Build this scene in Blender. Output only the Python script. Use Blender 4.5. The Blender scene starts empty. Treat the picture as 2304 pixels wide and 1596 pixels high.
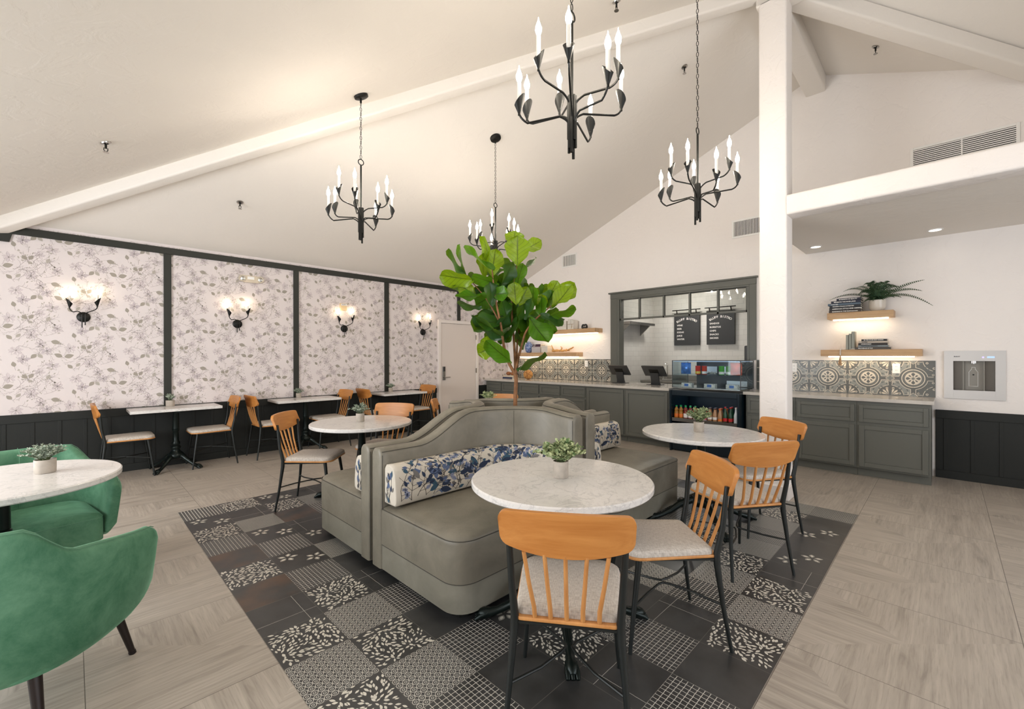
import bpy, bmesh, math, random
from mathutils import Vector, Matrix
PI = math.pi
S = bpy.context.scene
COL = S.collection
# ---------------------------------------------------------------- camera
CAM_H = 1.4036
th = math.radians(44.811)
fw = Vector((math.cos(th), math.sin(th), 0)); rt = Vector((math.sin(th), -math.cos(th), 0)); up = Vector((0, 0, 1))
ro = -0.0016
rc = rt * math.cos(ro) + up * math.sin(ro)
uc = up * math.cos(ro) - rt * math.sin(ro)
cd = bpy.data.cameras.new('camera')
cam = bpy.data.objects.new('camera', cd); COL.objects.link(cam)
cd.sensor_fit = 'HORIZONTAL'; cd.sensor_width = 36.0
cd.lens = 982.55 / 2304 * 36
cd.shift_y = (801.6 - 798.0) / 2304
cd.clip_start = 0.05
m = Matrix.Identity(4)
for i in range(3):
    m[i][0] = rc[i]; m[i][1] = uc[i]; m[i][2] = -fw[i]
m[2][3] = CAM_H
cam.matrix_world = m
S.camera = cam
# ---------------------------------------------------------------- world and daylight
w = bpy.data.worlds.new('world'); S.world = w; w.use_nodes = True
w.node_tree.nodes['Background'].inputs[0].default_value = (0.75, 0.85, 1.0, 1)
w.node_tree.nodes['Background'].inputs[1].default_value = 1.0
S.view_settings.view_transform = 'Standard'; S.view_settings.look = 'None'
S.view_settings.exposure = 0.1; S.view_settings.gamma = 1.0
S.view_settings.use_curve_mapping = False
cy = S.cycles
cy.use_denoising = True
cy.max_bounces = 7; cy.diffuse_bounces = 4; cy.glossy_bounces = 4; cy.transmission_bounces = 6; cy.transparent_max_bounces = 12
cy.caustics_reflective = False; cy.caustics_refractive = False
cy.sample_clamp_indirect = 6.0
cy.use_adaptive_sampling = True; cy.adaptive_threshold = 0.02
def area(name, loc, target, sx, sy, power, col=(1, 1, 1)):
    l = bpy.data.lights.new(name, 'AREA'); l.shape = 'RECTANGLE'; l.size = sx; l.size_y = sy
    l.energy = power; l.color = col
    o = bpy.data.objects.new(name, l); COL.objects.link(o); o.location = loc
    o.rotation_euler = (Vector(target) - Vector(loc)).to_track_quat('-Z', 'Y').to_euler()
    return o
DAY = (0.95, 0.975, 1.0)
# daylight falling through the window bands of the front and right walls (both out of frame)
area('daylight_front_a', (-2.85, 1.2, 1.45), (0, 1.2, 1.4), 2.6, 1.9, 55, DAY)
area('daylight_front_b', (-2.85, 4.0, 1.45), (0, 4.0, 1.4), 2.6, 1.9, 195, DAY)
area('daylight_right', (2.0, -3.45, 1.6), (2.0, 0, 1.3), 6.0, 2.2, 118, DAY)
BULB = 155.0
# ---------------------------------------------------------------- helpers
def link(o, parent=None):
    COL.objects.link(o)
    if parent is not None: o.parent = parent
    return o
def tag(o, label=None, cat=None, group=None, kind=None):
    if label: o['label'] = label
    if cat: o['category'] = cat
    if group: o['group'] = group
    if kind: o['kind'] = kind
    return o
def thing(name, label, cat, loc=(0, 0, 0), rz=0, group=None):
    o = bpy.data.objects.new(name, None); COL.objects.link(o)
    o.empty_display_size = 0.1
    o.location = loc; o.rotation_euler = (0, 0, rz)
    return tag(o, label, cat, group)
def kids(o): return [c for c in bpy.data.objects if c.parent == o]
CH = {}
def copy_tree(o, parent=None):
    c = o.copy(); COL.objects.link(c)
    if parent is not None:
        c.parent = parent
    for k in o.children: copy_tree(k, c)
    return c
def dup(o, loc, rz=0, label=None, group=None):
    c = copy_tree(o); c.location = loc; c.rotation_euler = (0, 0, rz)
    if label: c['label'] = label
    if group: c['group'] = group
    return c

class B:
    """collects shapes into one mesh"""
    def __init__(s): s.V = []; s.F = []; s.M = []; s.UV = {}; s.mi = 0
    def add(s, vs, fs, mi=None, M=None):
        n = len(s.V)
        for v in vs:
            v = Vector(v)
            s.V.append(M @ v if M is not None else v)
        for f in fs:
            s.F.append([n + i for i in f]); s.M.append(s.mi if mi is None else mi)
        return n
    def box(s, x0, x1, y0, y1, z0, z1, M=None, mi=None):
        vs = [(x0,y0,z0),(x1,y0,z0),(x1,y1,z0),(x0,y1,z0),(x0,y0,z1),(x1,y0,z1),(x1,y1,z1),(x0,y1,z1)]
        s.add(vs, [(3,2,1,0),(4,5,6,7),(0,1,5,4),(1,2,6,5),(2,3,7,6),(3,0,4,7)], mi, M); return s
    def prism(s, poly, d0, d1, fn, mi=None):
        """poly (a,b) points, extruded along depth; fn(a,b,d)->xyz"""
        n = len(poly)
        vs = [fn(a, b, d0) for a, b in poly] + [fn(a, b, d1) for a, b in poly]
        fs = [tuple(range(n))[::-1], tuple(range(n, 2*n))] + [(i, (i+1) % n, n+(i+1) % n, n+i) for i in range(n)]
        s.add(vs, fs, mi); return s
    def tube(s, pts, r, seg=8, cap=True, mi=None, M=None, closed=False):
        pts = [Vector(p) for p in pts]; n = len(pts)
        rs = r if isinstance(r, (list, tuple)) else [r]*n
        ref = None; rings = []
        for i, p in enumerate(pts):
            if closed: t = pts[(i+1) % n] - pts[i-1]
            else: t = pts[min(i+1, n-1)] - pts[max(i-1, 0)]
            if t.length < 1e-9: t = Vector((0, 0, 1))
            t.normalize()
            if ref is None:
                ref = Vector((0, 0, 1)) if abs(t.z) < .9 else Vector((1, 0, 0))
            a = ref - t * ref.dot(t)
            if a.length < 1e-6: a = t.orthogonal()
            a.normalize(); ref = a; b = t.cross(a)
            rings.append([p + (a*math.cos(2*PI*k/seg) + b*math.sin(2*PI*k/seg))*rs[i] for k in range(seg)])
        vs = [v for ring in rings for v in ring]; fs = []
        m_ = n if closed else n-1
        for i in range(m_):
            j = (i+1) % n
            for k in range(seg):
                l = (k+1) % seg
                fs.append((i*seg+k, i*seg+l, j*seg+l, j*seg+k))
        if cap and not closed:
            fs.append(tuple(range(seg))[::-1]); fs.append(tuple((n-1)*seg+k for k in range(seg)))
        s.add(vs, fs, mi, M); return s
    def lathe(s, prof, seg=24, c=(0, 0, 0), mi=None, M=None, ang=None):
        vs = []; fs = []; n = len(prof)
        for r, z in prof:
            for k in range(seg):
                a = 2*PI*k/seg
                vs.append((c[0]+r*math.cos(a), c[1]+r*math.sin(a), c[2]+z))
        for i in range(n-1):
            for k in range(seg):
                l = (k+1) % seg
                fs.append((i*seg+k, i*seg+l, (i+1)*seg+l, (i+1)*seg+k))
        if prof[0][0] > 1e-6: fs.append(tuple(range(seg))[::-1])
        if prof[-1][0] > 1e-6: fs.append(tuple((n-1)*seg+k for k in range(seg)))
        s.add(vs, fs, mi, M); return s
    def grid(s, fn, nu, nv, mi=None, closeu=False):
        """fn(i/nu, j/nv) -> xyz"""
        vs = [fn(i/nu, j/nv) for j in range(nv+1) for i in range(nu+1)]
        fs = [(j*(nu+1)+i, j*(nu+1)+i+1, (j+1)*(nu+1)+i+1, (j+1)*(nu+1)+i) for j in range(nv) for i in range(nu)]
        s.add(vs, fs, mi); return s
def fillet(poly, r, n=5):
    """round the corners of a closed 2D polygon; r number or list"""
    out = []; N = len(poly)
    for i in range(N):
        p = Vector(poly[i]).to_2d() if len(poly[i]) == 2 else Vector(poly[i][:2])
        a = Vector(poly[i-1][:2]); b = Vector(poly[(i+1) % N][:2])
        ri = r[i] if isinstance(r, (list, tuple)) else r
        if ri <= 0: out.append((p.x, p.y)); continue
        d1 = (a-p).normalized(); d2 = (b-p).normalized()
        ang = d1.angle(d2)
        if ang > PI-1e-3: out.append((p.x, p.y)); continue
        t = ri / math.tan(ang/2)
        t = min(t, (a-p).length*.499, (b-p).length*.499); rr = t*math.tan(ang/2)
        c = p + (d1+d2).normalized() * (rr/math.sin(ang/2))
        s0 = p + d1*t - c; e0 = p + d2*t - c
        a0 = math.atan2(s0.y, s0.x); a1 = math.atan2(e0.y, e0.x)
        da = (a1-a0+PI) % (2*PI) - PI
        for k in range(n+1):
            q = a0 + da*k/n
            out.append((c.x+rr*math.cos(q), c.y+rr*math.sin(q)))
    return out
def dedupe(V, F, M):
    return V, F, M
def obj(name, b, mats, parent=None, smooth=False, bevel=0, loc=None, sub=0, bseg=2, normals=True, uv=None, weld=False, angle=40):
    me = bpy.data.meshes.new(name)
    me.from_pydata([tuple(v) for v in b.V], [], b.F)
    mats = mats if isinstance(mats, (list, tuple)) else [mats]
    for mt in mats: me.materials.append(mt)
    if len(mats) > 1:
        for p, mi in zip(me.polygons, b.M): p.material_index = mi
    if uv:
        l = me.uv_layers.new(name='UVMap')
        k = 0
        for u in uv:
            for q in u: l.data[k].uv = q; k += 1
    if normals or weld:
        bm = bmesh.new(); bm.from_mesh(me)
        if weld: bmesh.ops.remove_doubles(bm, verts=bm.verts, dist=1e-5)
        if normals: bmesh.ops.recalc_face_normals(bm, faces=bm.faces)
        bm.to_mesh(me); bm.free()
    if smooth:
        for p in me.polygons: p.use_smooth = True
        try: me.set_sharp_from_angle(angle=math.radians(angle))
        except Exception: pass
    o = bpy.data.objects.new(name, me); link(o, parent)
    if loc: o.location = loc
    if bevel:
        md = o.modifiers.new('bevel', 'BEVEL'); md.width = bevel; md.segments = bseg; md.limit_method = 'ANGLE'; md.angle_limit = math.radians(35)
        md.harden_normals = False
    if sub:
        md = o.modifiers.new('sub', 'SUBSURF'); md.levels = sub; md.render_levels = sub
    return o
def struct(name, b, mats, parent=None, **k):
    o = obj(name, b, mats, parent, **k); o['kind'] = 'structure'; return o
FONTC = {}
def text(name, s, size, loc, xdir, ydir, mat, parent=None, extrude=.0005, align='LEFT', bold=0):
    cu = bpy.data.curves.new(name, 'FONT'); cu.body = s; cu.size = size; cu.extrude = extrude; cu.align_x = align; cu.align_y = 'CENTER'
    cu.offset = bold
    cu.resolution_u = 2
    t = bpy.data.objects.new(name, cu)
    me = bpy.data.meshes.new_from_object(t); bpy.data.objects.remove(t); bpy.data.curves.remove(cu)
    me.materials.clear(); me.materials.append(mat)
    o = bpy.data.objects.new(name, me); link(o, parent)
    x = Vector(xdir).normalized(); y = Vector(ydir).normalized(); z = x.cross(y)
    mm = Matrix.Identity(4)
    for i in range(3): mm[i][0] = x[i]; mm[i][1] = y[i]; mm[i][2] = z[i]; mm[i][3] = loc[i]
    o.matrix_local = mm
    return o
# ---------------------------------------------------------------- flat artwork laid on a surface
class Art:
    def __init__(s): s.P = []
    def poly(s, pts, mi, ly=1): s.P.append((list(pts), mi, ly))
    def leaf(s, x, y, a, L, w, mi, ly=1, n=5, belly=.5):
        c, sn = math.cos(a), math.sin(a); pts = []
        for k in range(n+1):
            t = k/n; q = math.sin(PI*t**(math.log(.5)/math.log(belly)))*w/2
            pts.append((t*L, q))
        for k in range(n-1, 0, -1):
            t = k/n; q = math.sin(PI*t**(math.log(.5)/math.log(belly)))*w/2
            pts.append((t*L, -q))
        s.poly([(x+c*p-sn*q, y+sn*p+c*q) for p, q in pts], mi, ly)
    def stroke(s, pts, wd, mi, ly=2, taper=0):
        n = len(pts); l = []; r = []
        for i, p in enumerate(pts):
            a = pts[max(i-1, 0)]; b = pts[min(i+1, n-1)]
            dx, dy = b[0]-a[0], b[1]-a[1]; d = math.hypot(dx, dy) or 1
            ww = wd*(1-taper*i/(n-1))/2
            l.append((p[0]-dy/d*ww, p[1]+dx/d*ww)); r.append((p[0]+dy/d*ww, p[1]-dx/d*ww))
        for i in range(n-1): s.poly([l[i], r[i], r[i+1], l[i+1]], mi, ly)
    def disc(s, x, y, r, mi, ly=1, n=20, ry=None):
        s.poly([(x+r*math.cos(2*PI*k/n), y+(ry or r)*math.sin(2*PI*k/n)) for k in range(n)], mi, ly)
    def ring(s, x, y, r0, r1, mi, ly=1, n=24, a0=0, a1=2*PI):
        for k in range(n):
            p = a0+(a1-a0)*k/n; q = a0+(a1-a0)*(k+1)/n
            s.poly([(x+r0*math.cos(p), y+r0*math.sin(p)), (x+r1*math.cos(p), y+r1*math.sin(p)), (x+r1*math.cos(q), y+r1*math.sin(q)), (x+r0*math.cos(q), y+r0*math.sin(q))], mi, ly)
    def put(s, o, dx=0, dy=0, fx=1, fy=1, ang=0, sc=1):
        c, sn = math.cos(ang), math.sin(ang)
        for pts, mi, ly in o.P:
            s.P.append(([(dx+(c*p*fx-sn*q*fy)*sc, dy+(sn*p*fx+c*q*fy)*sc) for p, q in pts], mi, ly))
    def clip(s, f): s.P = [t for t in s.P if all(f(*p) for p in t[0])]
    def build(s, b, fn, step=.0004, base=0):
        for pts, mi, ly in s.P:
            b.add([fn(p, q, base+step*ly) for p, q in pts], [tuple(range(len(pts)))], mi)
# ---------------------------------------------------------------- materials
def srgb(r, g, b):
    f = lambda c: (c/255/12.92) if c/255 <= .04045 else ((c/255+.055)/1.055)**2.4
    return (f(r), f(g), f(b), 1)
class N:
    def __init__(s, name):
        s.m = bpy.data.materials.new(name); s.m.use_nodes = True; s.t = s.m.node_tree; s.n = s.t.nodes
        s.bsdf = s.n['Principled BSDF']; s.out = s.n['Material Output']
    def node(s, ty, **k):
        n = s.n.new(ty)
        for a, v in k.items():
            if hasattr(n, a): setattr(n, a, v)
        return n
    def link(s, a, b): s.t.links.new(a, b)
    def coord(s, kind='Object', scale=(1, 1, 1), rot=(0, 0, 0), loc=(0, 0, 0)):
        c = s.node('ShaderNodeTexCoord'); mp = s.node('ShaderNodeMapping')
        s.link(c.outputs[kind], mp.inputs[0]); mp.inputs['Scale'].default_value = scale; mp.inputs['Rotation'].default_value = rot; mp.inputs['Location'].default_value = loc
        return mp.outputs[0]
    def noise(s, vec, scale, detail=3, rough=.5, dist=0):
        n = s.node('ShaderNodeTexNoise'); s.link(vec, n.inputs['Vector']); n.inputs['Scale'].default_value = scale
        n.inputs['Detail'].default_value = detail; n.inputs['Roughness'].default_value = rough; n.inputs['Distortion'].default_value = dist
        return n.outputs['Fac']
    def ramp(s, fac, stops, mode='LINEAR'):
        r = s.node('ShaderNodeValToRGB'); s.link(fac, r.inputs[0]); r.color_ramp.interpolation = mode
        e = r.color_ramp.elements
        while len(e) < len(stops): e.new(.5)
        for i, (p, c) in enumerate(stops): e[i].position = p; e[i].color = c if len(c) == 4 else (*c, 1)
        return r.outputs[0]
    def mix(s, fac, a, b, bt='MIX'):
        x = s.node('ShaderNodeMix'); x.data_type = 'RGBA'; x.blend_type = bt
        for inp, v in ((x.inputs[0], fac), (x.inputs[6], a), (x.inputs[7], b)):
            if hasattr(v, 'is_output'): s.link(v, inp)
            else: inp.default_value = v
        return x.outputs[2]
    def math(s, op, a, b=0, c=0, clamp=False):
        x = s.node('ShaderNodeMath'); x.operation = op; x.use_clamp = clamp
        for i, v in enumerate((a, b, c)):
            if hasattr(v, 'is_output'): s.link(v, x.inputs[i])
            elif i < len(x.inputs): x.inputs[i].default_value = v
        return x.outputs[0]
    def sep(s, v):
        x = s.node('ShaderNodeSeparateXYZ'); s.link(v, x.inputs[0]); return x.outputs
    def base(s, c, rough=.5, metal=0, spec=None):
        if hasattr(c, 'is_output'): s.link(c, s.bsdf.inputs['Base Color'])
        else: s.bsdf.inputs['Base Color'].default_value = c
        if hasattr(rough, 'is_output'): s.link(rough, s.bsdf.inputs['Roughness'])
        else: s.bsdf.inputs['Roughness'].default_value = rough
        s.bsdf.inputs['Metallic'].default_value = metal
        if spec is not None: s.bsdf.inputs['Specular IOR Level'].default_value = spec
    def bump(s, h, strength=.3, dist=.01):
        b = s.node('ShaderNodeBump'); s.link(h, b.inputs['Height']); b.inputs['Strength'].default_value = strength; b.inputs['Distance'].default_value = dist
        s.link(b.outputs[0], s.bsdf.inputs['Normal'])
def plain(name, c, rough=.5, metal=0, spec=None, nb=None, var=None):
    """nb=(scale,strength,dist) noise bump, var=(scale, amount) soft tone variation"""
    n = N(name)
    if var:
        f = n.noise(n.coord(), var[0], 3)
        lo = tuple(x*(1-var[1]) for x in c[:3])+(1,); hi = tuple(min(1, x*(1+var[1])) for x in c[:3])+(1,)
        n.base(n.ramp(f, [(.3, lo), (.7, hi)]), rough, metal, spec)
    else: n.base(c, rough, metal, spec)
    if nb: n.bump(n.noise(n.coord(), nb[0], 4), nb[1], nb[2])
    return n.m
def emit(name, c, st):
    n = N(name); e = n.node('ShaderNodeEmission'); e.inputs[0].default_value = c; e.inputs[1].default_value = st
    n.link(e.outputs[0], n.out.inputs[0]); return n.m
M = {}
def wallpaint(name, c, amt=.35):
    n = N(name); v = n.coord()
    a = n.noise(v, 5.0, 5, .55, .6); b_ = n.noise(v, 38, 2)
    h = n.math('ADD', n.ramp(a, [(.47, (0, 0, 0)), (.56, (1, 1, 1))]), n.math('MULTIPLY', b_, .35))
    n.base(c, .75, 0, .25); n.bump(h, amt, .004); return n.m
M['wall'] = wallpaint('textured_wall_paint', srgb(241, 235, 230), .55)
M['ceil'] = wallpaint('ceiling_paint', srgb(236, 230, 222), .22)
M['trim'] = plain('dark_green_grey_paint', srgb(46, 47, 42), .5, 0, .3, nb=(60, .05, .002))
M['wains'] = plain('charcoal_wainscot_paint', srgb(34, 36, 34), .5, 0, .3, nb=(60, .05, .002))
M['cab'] = plain('grey_green_cabinet_paint', srgb(94, 95, 88), .45, nb=(90, .04, .002))
M['white'] = plain('white_semi_gloss_paint', srgb(232, 224, 218), .4)
M['offw'] = plain('white_plastic', srgb(240, 238, 234), .35)
M['black'] = plain('black_iron', srgb(34, 34, 32), .42, .6, nb=(120, .08, .001))
M['blackleg'] = plain('black_powder_coat', srgb(28, 32, 31), .4, .2)
M['iron'] = plain('cast_iron_green_black', srgb(20, 30, 28), .32, .5, nb=(40, .15, .003))
M['steel'] = plain('stainless_steel', srgb(170, 168, 164), .22, 1)
M['chrome'] = plain('chrome', srgb(220, 220, 220), .08, 1)
M['dkgrey'] = plain('dark_grey_plastic', srgb(52, 53, 54), .4)
M['candle'] = plain('candle_sleeve', srgb(235, 230, 220), .5)
M['bulb'] = emit('warm_bulb', (1.0, .89, .75, 1), BULB); M['bulb2'] = emit('sconce_bulb', (1.0, .80, .55, 1), 27)
M['led'] = emit('led_strip', (1.0, .82, .58, 1), 13)
M['downl'] = emit('downlight_lens', (1.0, .9, .75, 1), 8)
M['pot'] = plain('concrete_pot', srgb(176, 166, 154), .8, nb=(70, .3, .003), var=(25, .12))
M['soil'] = plain('soil', srgb(40, 32, 26), .95)
def marble(name, lo=(158, 156, 156), base=(226, 222, 217)):
    n = N(name); v = n.coord()
    a = n.noise(v, 6.5, 8, .62, .7)
    vein = n.ramp(a, [(.478, (0, 0, 0)), (.5, (1, 1, 1)), (.522, (0, 0, 0))])
    a2 = n.noise(v, 16, 6, .6, .8)
    v2 = n.ramp(a2, [(.47, (0, 0, 0)), (.5, (1, 1, 1)), (.53, (0, 0, 0))])
    c = n.mix(n.math('MULTIPLY', vein, .42), srgb(*base), srgb(*lo))
    c = n.mix(n.math('MULTIPLY', v2, .22), c, srgb(165, 160, 158))
    c = n.mix(n.math('MULTIPLY', n.ramp(n.noise(v, 2.2, 4), [(.4, (0, 0, 0)), (.7, (1, 1, 1))]), .25), c, srgb(196, 193, 192))
    n.base(c, .16, 0, .5); return n.m
M['marble'] = marble('white_marble')
M['quartz'] = plain('grey_white_quartz', srgb(196, 190, 182), .14, var=(14, .06))
def wood(name, c1, c2, axis='X', scale=6, rough=.45, stretch=14):
    n = N(name); sc = {'X': (1, stretch, stretch), 'Y': (stretch, 1, stretch), 'Z': (stretch, stretch, 1)}[axis]
    v = n.coord('Object', sc)
    f = n.noise(v, scale*.35, 6, .62, .5)
    n.base(n.ramp(f, [(.3, c1), (.7, c2)]), rough, 0, .4); n.bump(f, .06, .002); return n.m
M['oak'] = wood('honey_beech_veneer', srgb(172, 106, 46), srgb(206, 142, 76), 'X', 5, .36, 10)
M['oakz'] = wood('honey_beech_turned', srgb(180, 120, 64), srgb(208, 150, 90), 'Z', 5, .4, 10)
M['shelf'] = wood('light_oak_shelf', srgb(176, 138, 98), srgb(212, 178, 138), 'Y', 5, .5, 12)
def weave(name, c1, c2, sc=260):
    n = N(name)
    f = n.noise(n.coord('Object', (420, 45, 45)), 1, 3); g = n.noise(n.coord('Object', (45, 420, 45)), 1, 3)
    f2 = n.math('MULTIPLY_ADD', f, .5, n.math('MULTIPLY', g, .5))
    n.base(n.ramp(f2, [(.36, c1), (.6, c2)]), .9, 0, .15); n.bump(f2, .2, .0008); return n.m
M['seat'] = weave('oatmeal_woven_fabric', srgb(168, 158, 148), srgb(206, 198, 188))
def leather(name, c1, c2):
    n = N(name); v = n.coord()
    f = n.noise(v, 5, 5, .6, .4); g = n.noise(v, 160, 3)
    n.base(n.ramp(f, [(.3, c1), (.72, c2)]), n.ramp(g, [(.3, (.36,)*3), (.7, (.5,)*3)]), 0, .4); n.bump(g, .12, .001); return n.m
M['leather'] = leather('taupe_grey_leather', srgb(110, 105, 93), srgb(134, 128, 114))
M['leather2'] = leather('lighter_taupe_grey_leather', srgb(122, 119, 107), srgb(142, 138, 125))
M['piping'] = plain('dark_seam', srgb(62, 60, 54), .6)
def velvet():
    n = N('emerald_velvet'); v = n.coord()
    f = n.noise(v, 4, 7, .72, .25); g = n.noise(n.coord('Object', (60, 60, 200)), 2, 3)
    lw = n.node('ShaderNodeLayerWeight'); lw.inputs[0].default_value = .45
    c = n.ramp(f, [(.3, srgb(46, 98, 70)), (.72, srgb(108, 152, 122))])
    n.base(c, .7, 0, .25)
    n.bsdf.inputs['Sheen Weight'].default_value = .7; n.bsdf.inputs['Sheen Roughness'].default_value = .35
    n.bsdf.inputs['Sheen Tint'].default_value = srgb(150, 200, 170)
    n.bump(g, .12, .001); return n.m
M['velvet'] = velvet()
M['bseam'] = plain('pale_green_stitching', srgb(96, 140, 112), .8)
M['boleg'] = plain('dark_metal_leg', srgb(40, 32, 30), .38, .4)
def glass(name, tint=(.93, .97, .96, 1), refl=.12):
    n = N(name); tr = n.node('ShaderNodeBsdfTransparent'); tr.inputs[0].default_value = tint
    gl = n.node('ShaderNodeBsdfGlossy'); gl.inputs['Roughness'].default_value = .02
    fr = n.node('ShaderNodeFresnel'); fr.inputs[0].default_value = 1.5
    mx = n.node('ShaderNodeMixShader')
    n.link(n.math('MULTIPLY', fr.outputs[0], refl), mx.inputs[0]); n.link(tr.outputs[0], mx.inputs[1]); n.link(gl.outputs[0], mx.inputs[2])
    n.link(mx.outputs[0], n.out.inputs[0]); return n.m
M['glass'] = glass('clear_glass', (.90, .91, .90, 1), refl=.7); M['glass2'] = glass('case_glass', (.90, .95, .97, 1), .3)
def subway():
    n = N('white_subway_tile'); c = n.node('ShaderNodeTexCoord'); x = n.sep(c.outputs['Object'])
    cb = n.node('ShaderNodeCombineXYZ'); n.link(n.math('ADD', x[1], x[0]), cb.inputs[0]); n.link(x[2], cb.inputs[1])
    br = n.node('ShaderNodeTexBrick'); n.link(cb.outputs[0], br.inputs['Vector'])
    br.inputs['Scale'].default_value = 1; br.inputs['Brick Width'].default_value = .2; br.inputs['Row Height'].default_value = .1
    br.inputs['Mortar Size'].default_value = .003; br.inputs['Color1'].default_value = srgb(222, 220, 214); br.inputs['Color2'].default_value = srgb(217, 214, 208)
    br.inputs['Mortar'].default_value = srgb(200, 198, 193)
    n.base(br.outputs[0], .12, 0, .5); n.bump(n.math('SUBTRACT', 1, br.outputs['Fac']), .2, .002); return n.m
M['subway'] = subway()
# floor materials -------------------------------------------------
def floorwood():
    n = N('bleached_oak_floor_tile'); u = n.node('ShaderNodeUVMap'); u.uv_map = 'UVMap'
    mp = n.node('ShaderNodeMapping'); n.link(u.outputs[0], mp.inputs[0]); mp.inputs['Scale'].default_value = (.7, 7, 1)
    f = n.noise(mp.outputs[0], 2.0, 7, .62, .9)
    mp2 = n.node('ShaderNodeMapping'); n.link(u.outputs[0], mp2.inputs[0]); mp2.inputs['Scale'].default_value = (4, 90, 1)
    g = n.noise(mp2.outputs[0], 1.5, 4, .6)
    mp3 = n.node('ShaderNodeMapping'); n.link(u.outputs[0], mp3.inputs[0]); mp3.inputs['Scale'].default_value = (.5, .5, 1)
    t = n.noise(mp3.outputs[0], 1.3, 2)
    # cathedral figure
    wv = n.node('ShaderNodeTexWave'); mp4 = n.node('ShaderNodeMapping'); n.link(u.outputs[0], mp4.inputs[0]); mp4.inputs['Scale'].default_value = (.6, 5, 1)
    n.link(mp4.outputs[0], wv.inputs[0]); wv.bands_direction = 'Y'; wv.inputs['Scale'].default_value = 2.2; wv.inputs['Distortion'].default_value = 9; wv.inputs['Detail'].default_value = 3; wv.inputs['Detail Scale'].default_value = .7
    c = n.ramp(f, [(.25, srgb(134, 125, 114)), (.42, srgb(168, 158, 146)), (.75, srgb(192, 182, 169))])
    c = n.mix(n.math('MULTIPLY', n.math('SUBTRACT', 1, wv.outputs['Fac']), .14), c, srgb(120, 110, 98))
    c = n.mix(n.math('MULTIPLY', n.ramp(g, [(.35, (1, 1, 1)), (.5, (0, 0, 0))]), .28), c, srgb(112, 100, 88))
    c = n.mix(n.math('MULTIPLY', t, .18), c, srgb(176, 170, 160))
    # joints of the tile grid, from the floor's own coordinates
    x = n.sep(n.coord('Object'))
    def joint(v, off, p, w):
        q = n.math('DIVIDE', n.math('SUBTRACT', v, off), p)
        q = n.math('ABSOLUTE', n.math('SUBTRACT', n.math('FRACT', q), .5))
        return n.math('GREATER_THAN', q, .5-w/p)
    j = n.math('MAXIMUM', joint(x[0], 4.865-8.05, .805, .0016), joint(x[1], .545-8.1, .81, .0016))
    c = n.mix(n.math('MULTIPLY', j, .75), c, srgb(70, 64, 58))
    n.base(c, n.ramp(f, [(.3, (.34,)*3), (.7, (.44,)*3)]), 0, .35); n.bump(n.math('SUBTRACT', g, n.math('MULTIPLY', j, 2)), .05, .002); return n.m
M['floor'] = floorwood()
DK = (57, 57, 56)
def darktile(name, kind):
    n = N(name); u = n.node('ShaderNodeUVMap'); u.uv_map = 'UVMap'; x = n.sep(u.outputs[0])
    v = n.coord(); f = n.noise(v, 6, 4)
    c = n.ramp(f, [(.3, srgb(45, 45, 45)), (.7, srgb(66, 66, 66))])
    W_ = srgb(205, 202, 192)
    def line(val, k, w, off=0.):
        q = n.math('ABSOLUTE', n.math('SUBTRACT', n.math('FRACT', n.math('MULTIPLY_ADD', val, k, off)), .5)); return n.math('GREATER_THAN', q, .5-w)
    wob = n.math('MULTIPLY', n.math('SUBTRACT', n.noise(v, 30, 2), .5), .012)
    X = n.math('ADD', x[0], wob); Y = n.math('ADD', x[1], wob)
    if kind == 'grid':
        c = n.mix(n.math('MAXIMUM', line(X, 13, .052), line(Y, 13, .052)), c, W_)
    elif kind == 'bars':
        c = n.mix(n.math('MAXIMUM', line(X, 13, .09), n.math('MULTIPLY', line(Y, 26, .12), .35)), c, W_)
    elif kind in ('circ', 'fine'):
        k = 10 if kind == 'circ' else 16
        def rings(ox, oy):
            a = n.math('SUBTRACT', n.math('FRACT', n.math('MULTIPLY_ADD', X, k, ox)), .5)
            b_ = n.math('SUBTRACT', n.math('FRACT', n.math('MULTIPLY_ADD', Y, k, oy)), .5)
            r = n.math('SQRT', n.math('ADD', n.math('MULTIPLY', a, a), n.math('MULTIPLY', b_, b_)))
            e = n.math('LESS_THAN', n.math('ABSOLUTE', n.math('SUBTRACT', r, .45)), .042)
            d = n.math('LESS_THAN', n.math('ABSOLUTE', n.math('SUBTRACT', r, .18)), .05)
            return n.math('MAXIMUM', e, n.math('MULTIPLY', d, .8))
        c = n.mix(rings(0., 0.), c, W_)
    elif kind == 'rust':
        c = n.mix(n.math('MULTIPLY', n.ramp(n.noise(v, 3.1, 4), [(.42, (0, 0, 0)), (.62, (1, 1, 1))]), .55), c, srgb(104, 74, 52))
    elif kind == 'line':
        c = n.mix(n.math('MULTIPLY', line(X, 1, .0035, .32), .7), c, W_)
        c = n.mix(n.math('MULTIPLY', line(Y, 1, .0035, .22), .7), c, W_)
    ed = n.math('MAXIMUM', line(x[0], 1, .004), line(x[1], 1, .004))
    c = n.mix(n.math('MULTIPLY', ed, .5), c, srgb(120, 116, 108))
    n.base(c, n.ramp(f, [(.3, (.3,)*3), (.7, (.42,)*3)]), 0, .45); return n.m
for k in ('plain', 'grid', 'bars', 'circ', 'fine', 'rust', 'line'): M['t_'+k] = darktile('dark_tile_'+k, k)
M['t_white'] = plain('cream_glaze', srgb(214, 209, 196), .35, var=(40, .08))
M['t_chalk'] = plain('faded_cream_glaze', srgb(150, 147, 138), .5, var=(90, .3))
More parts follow.
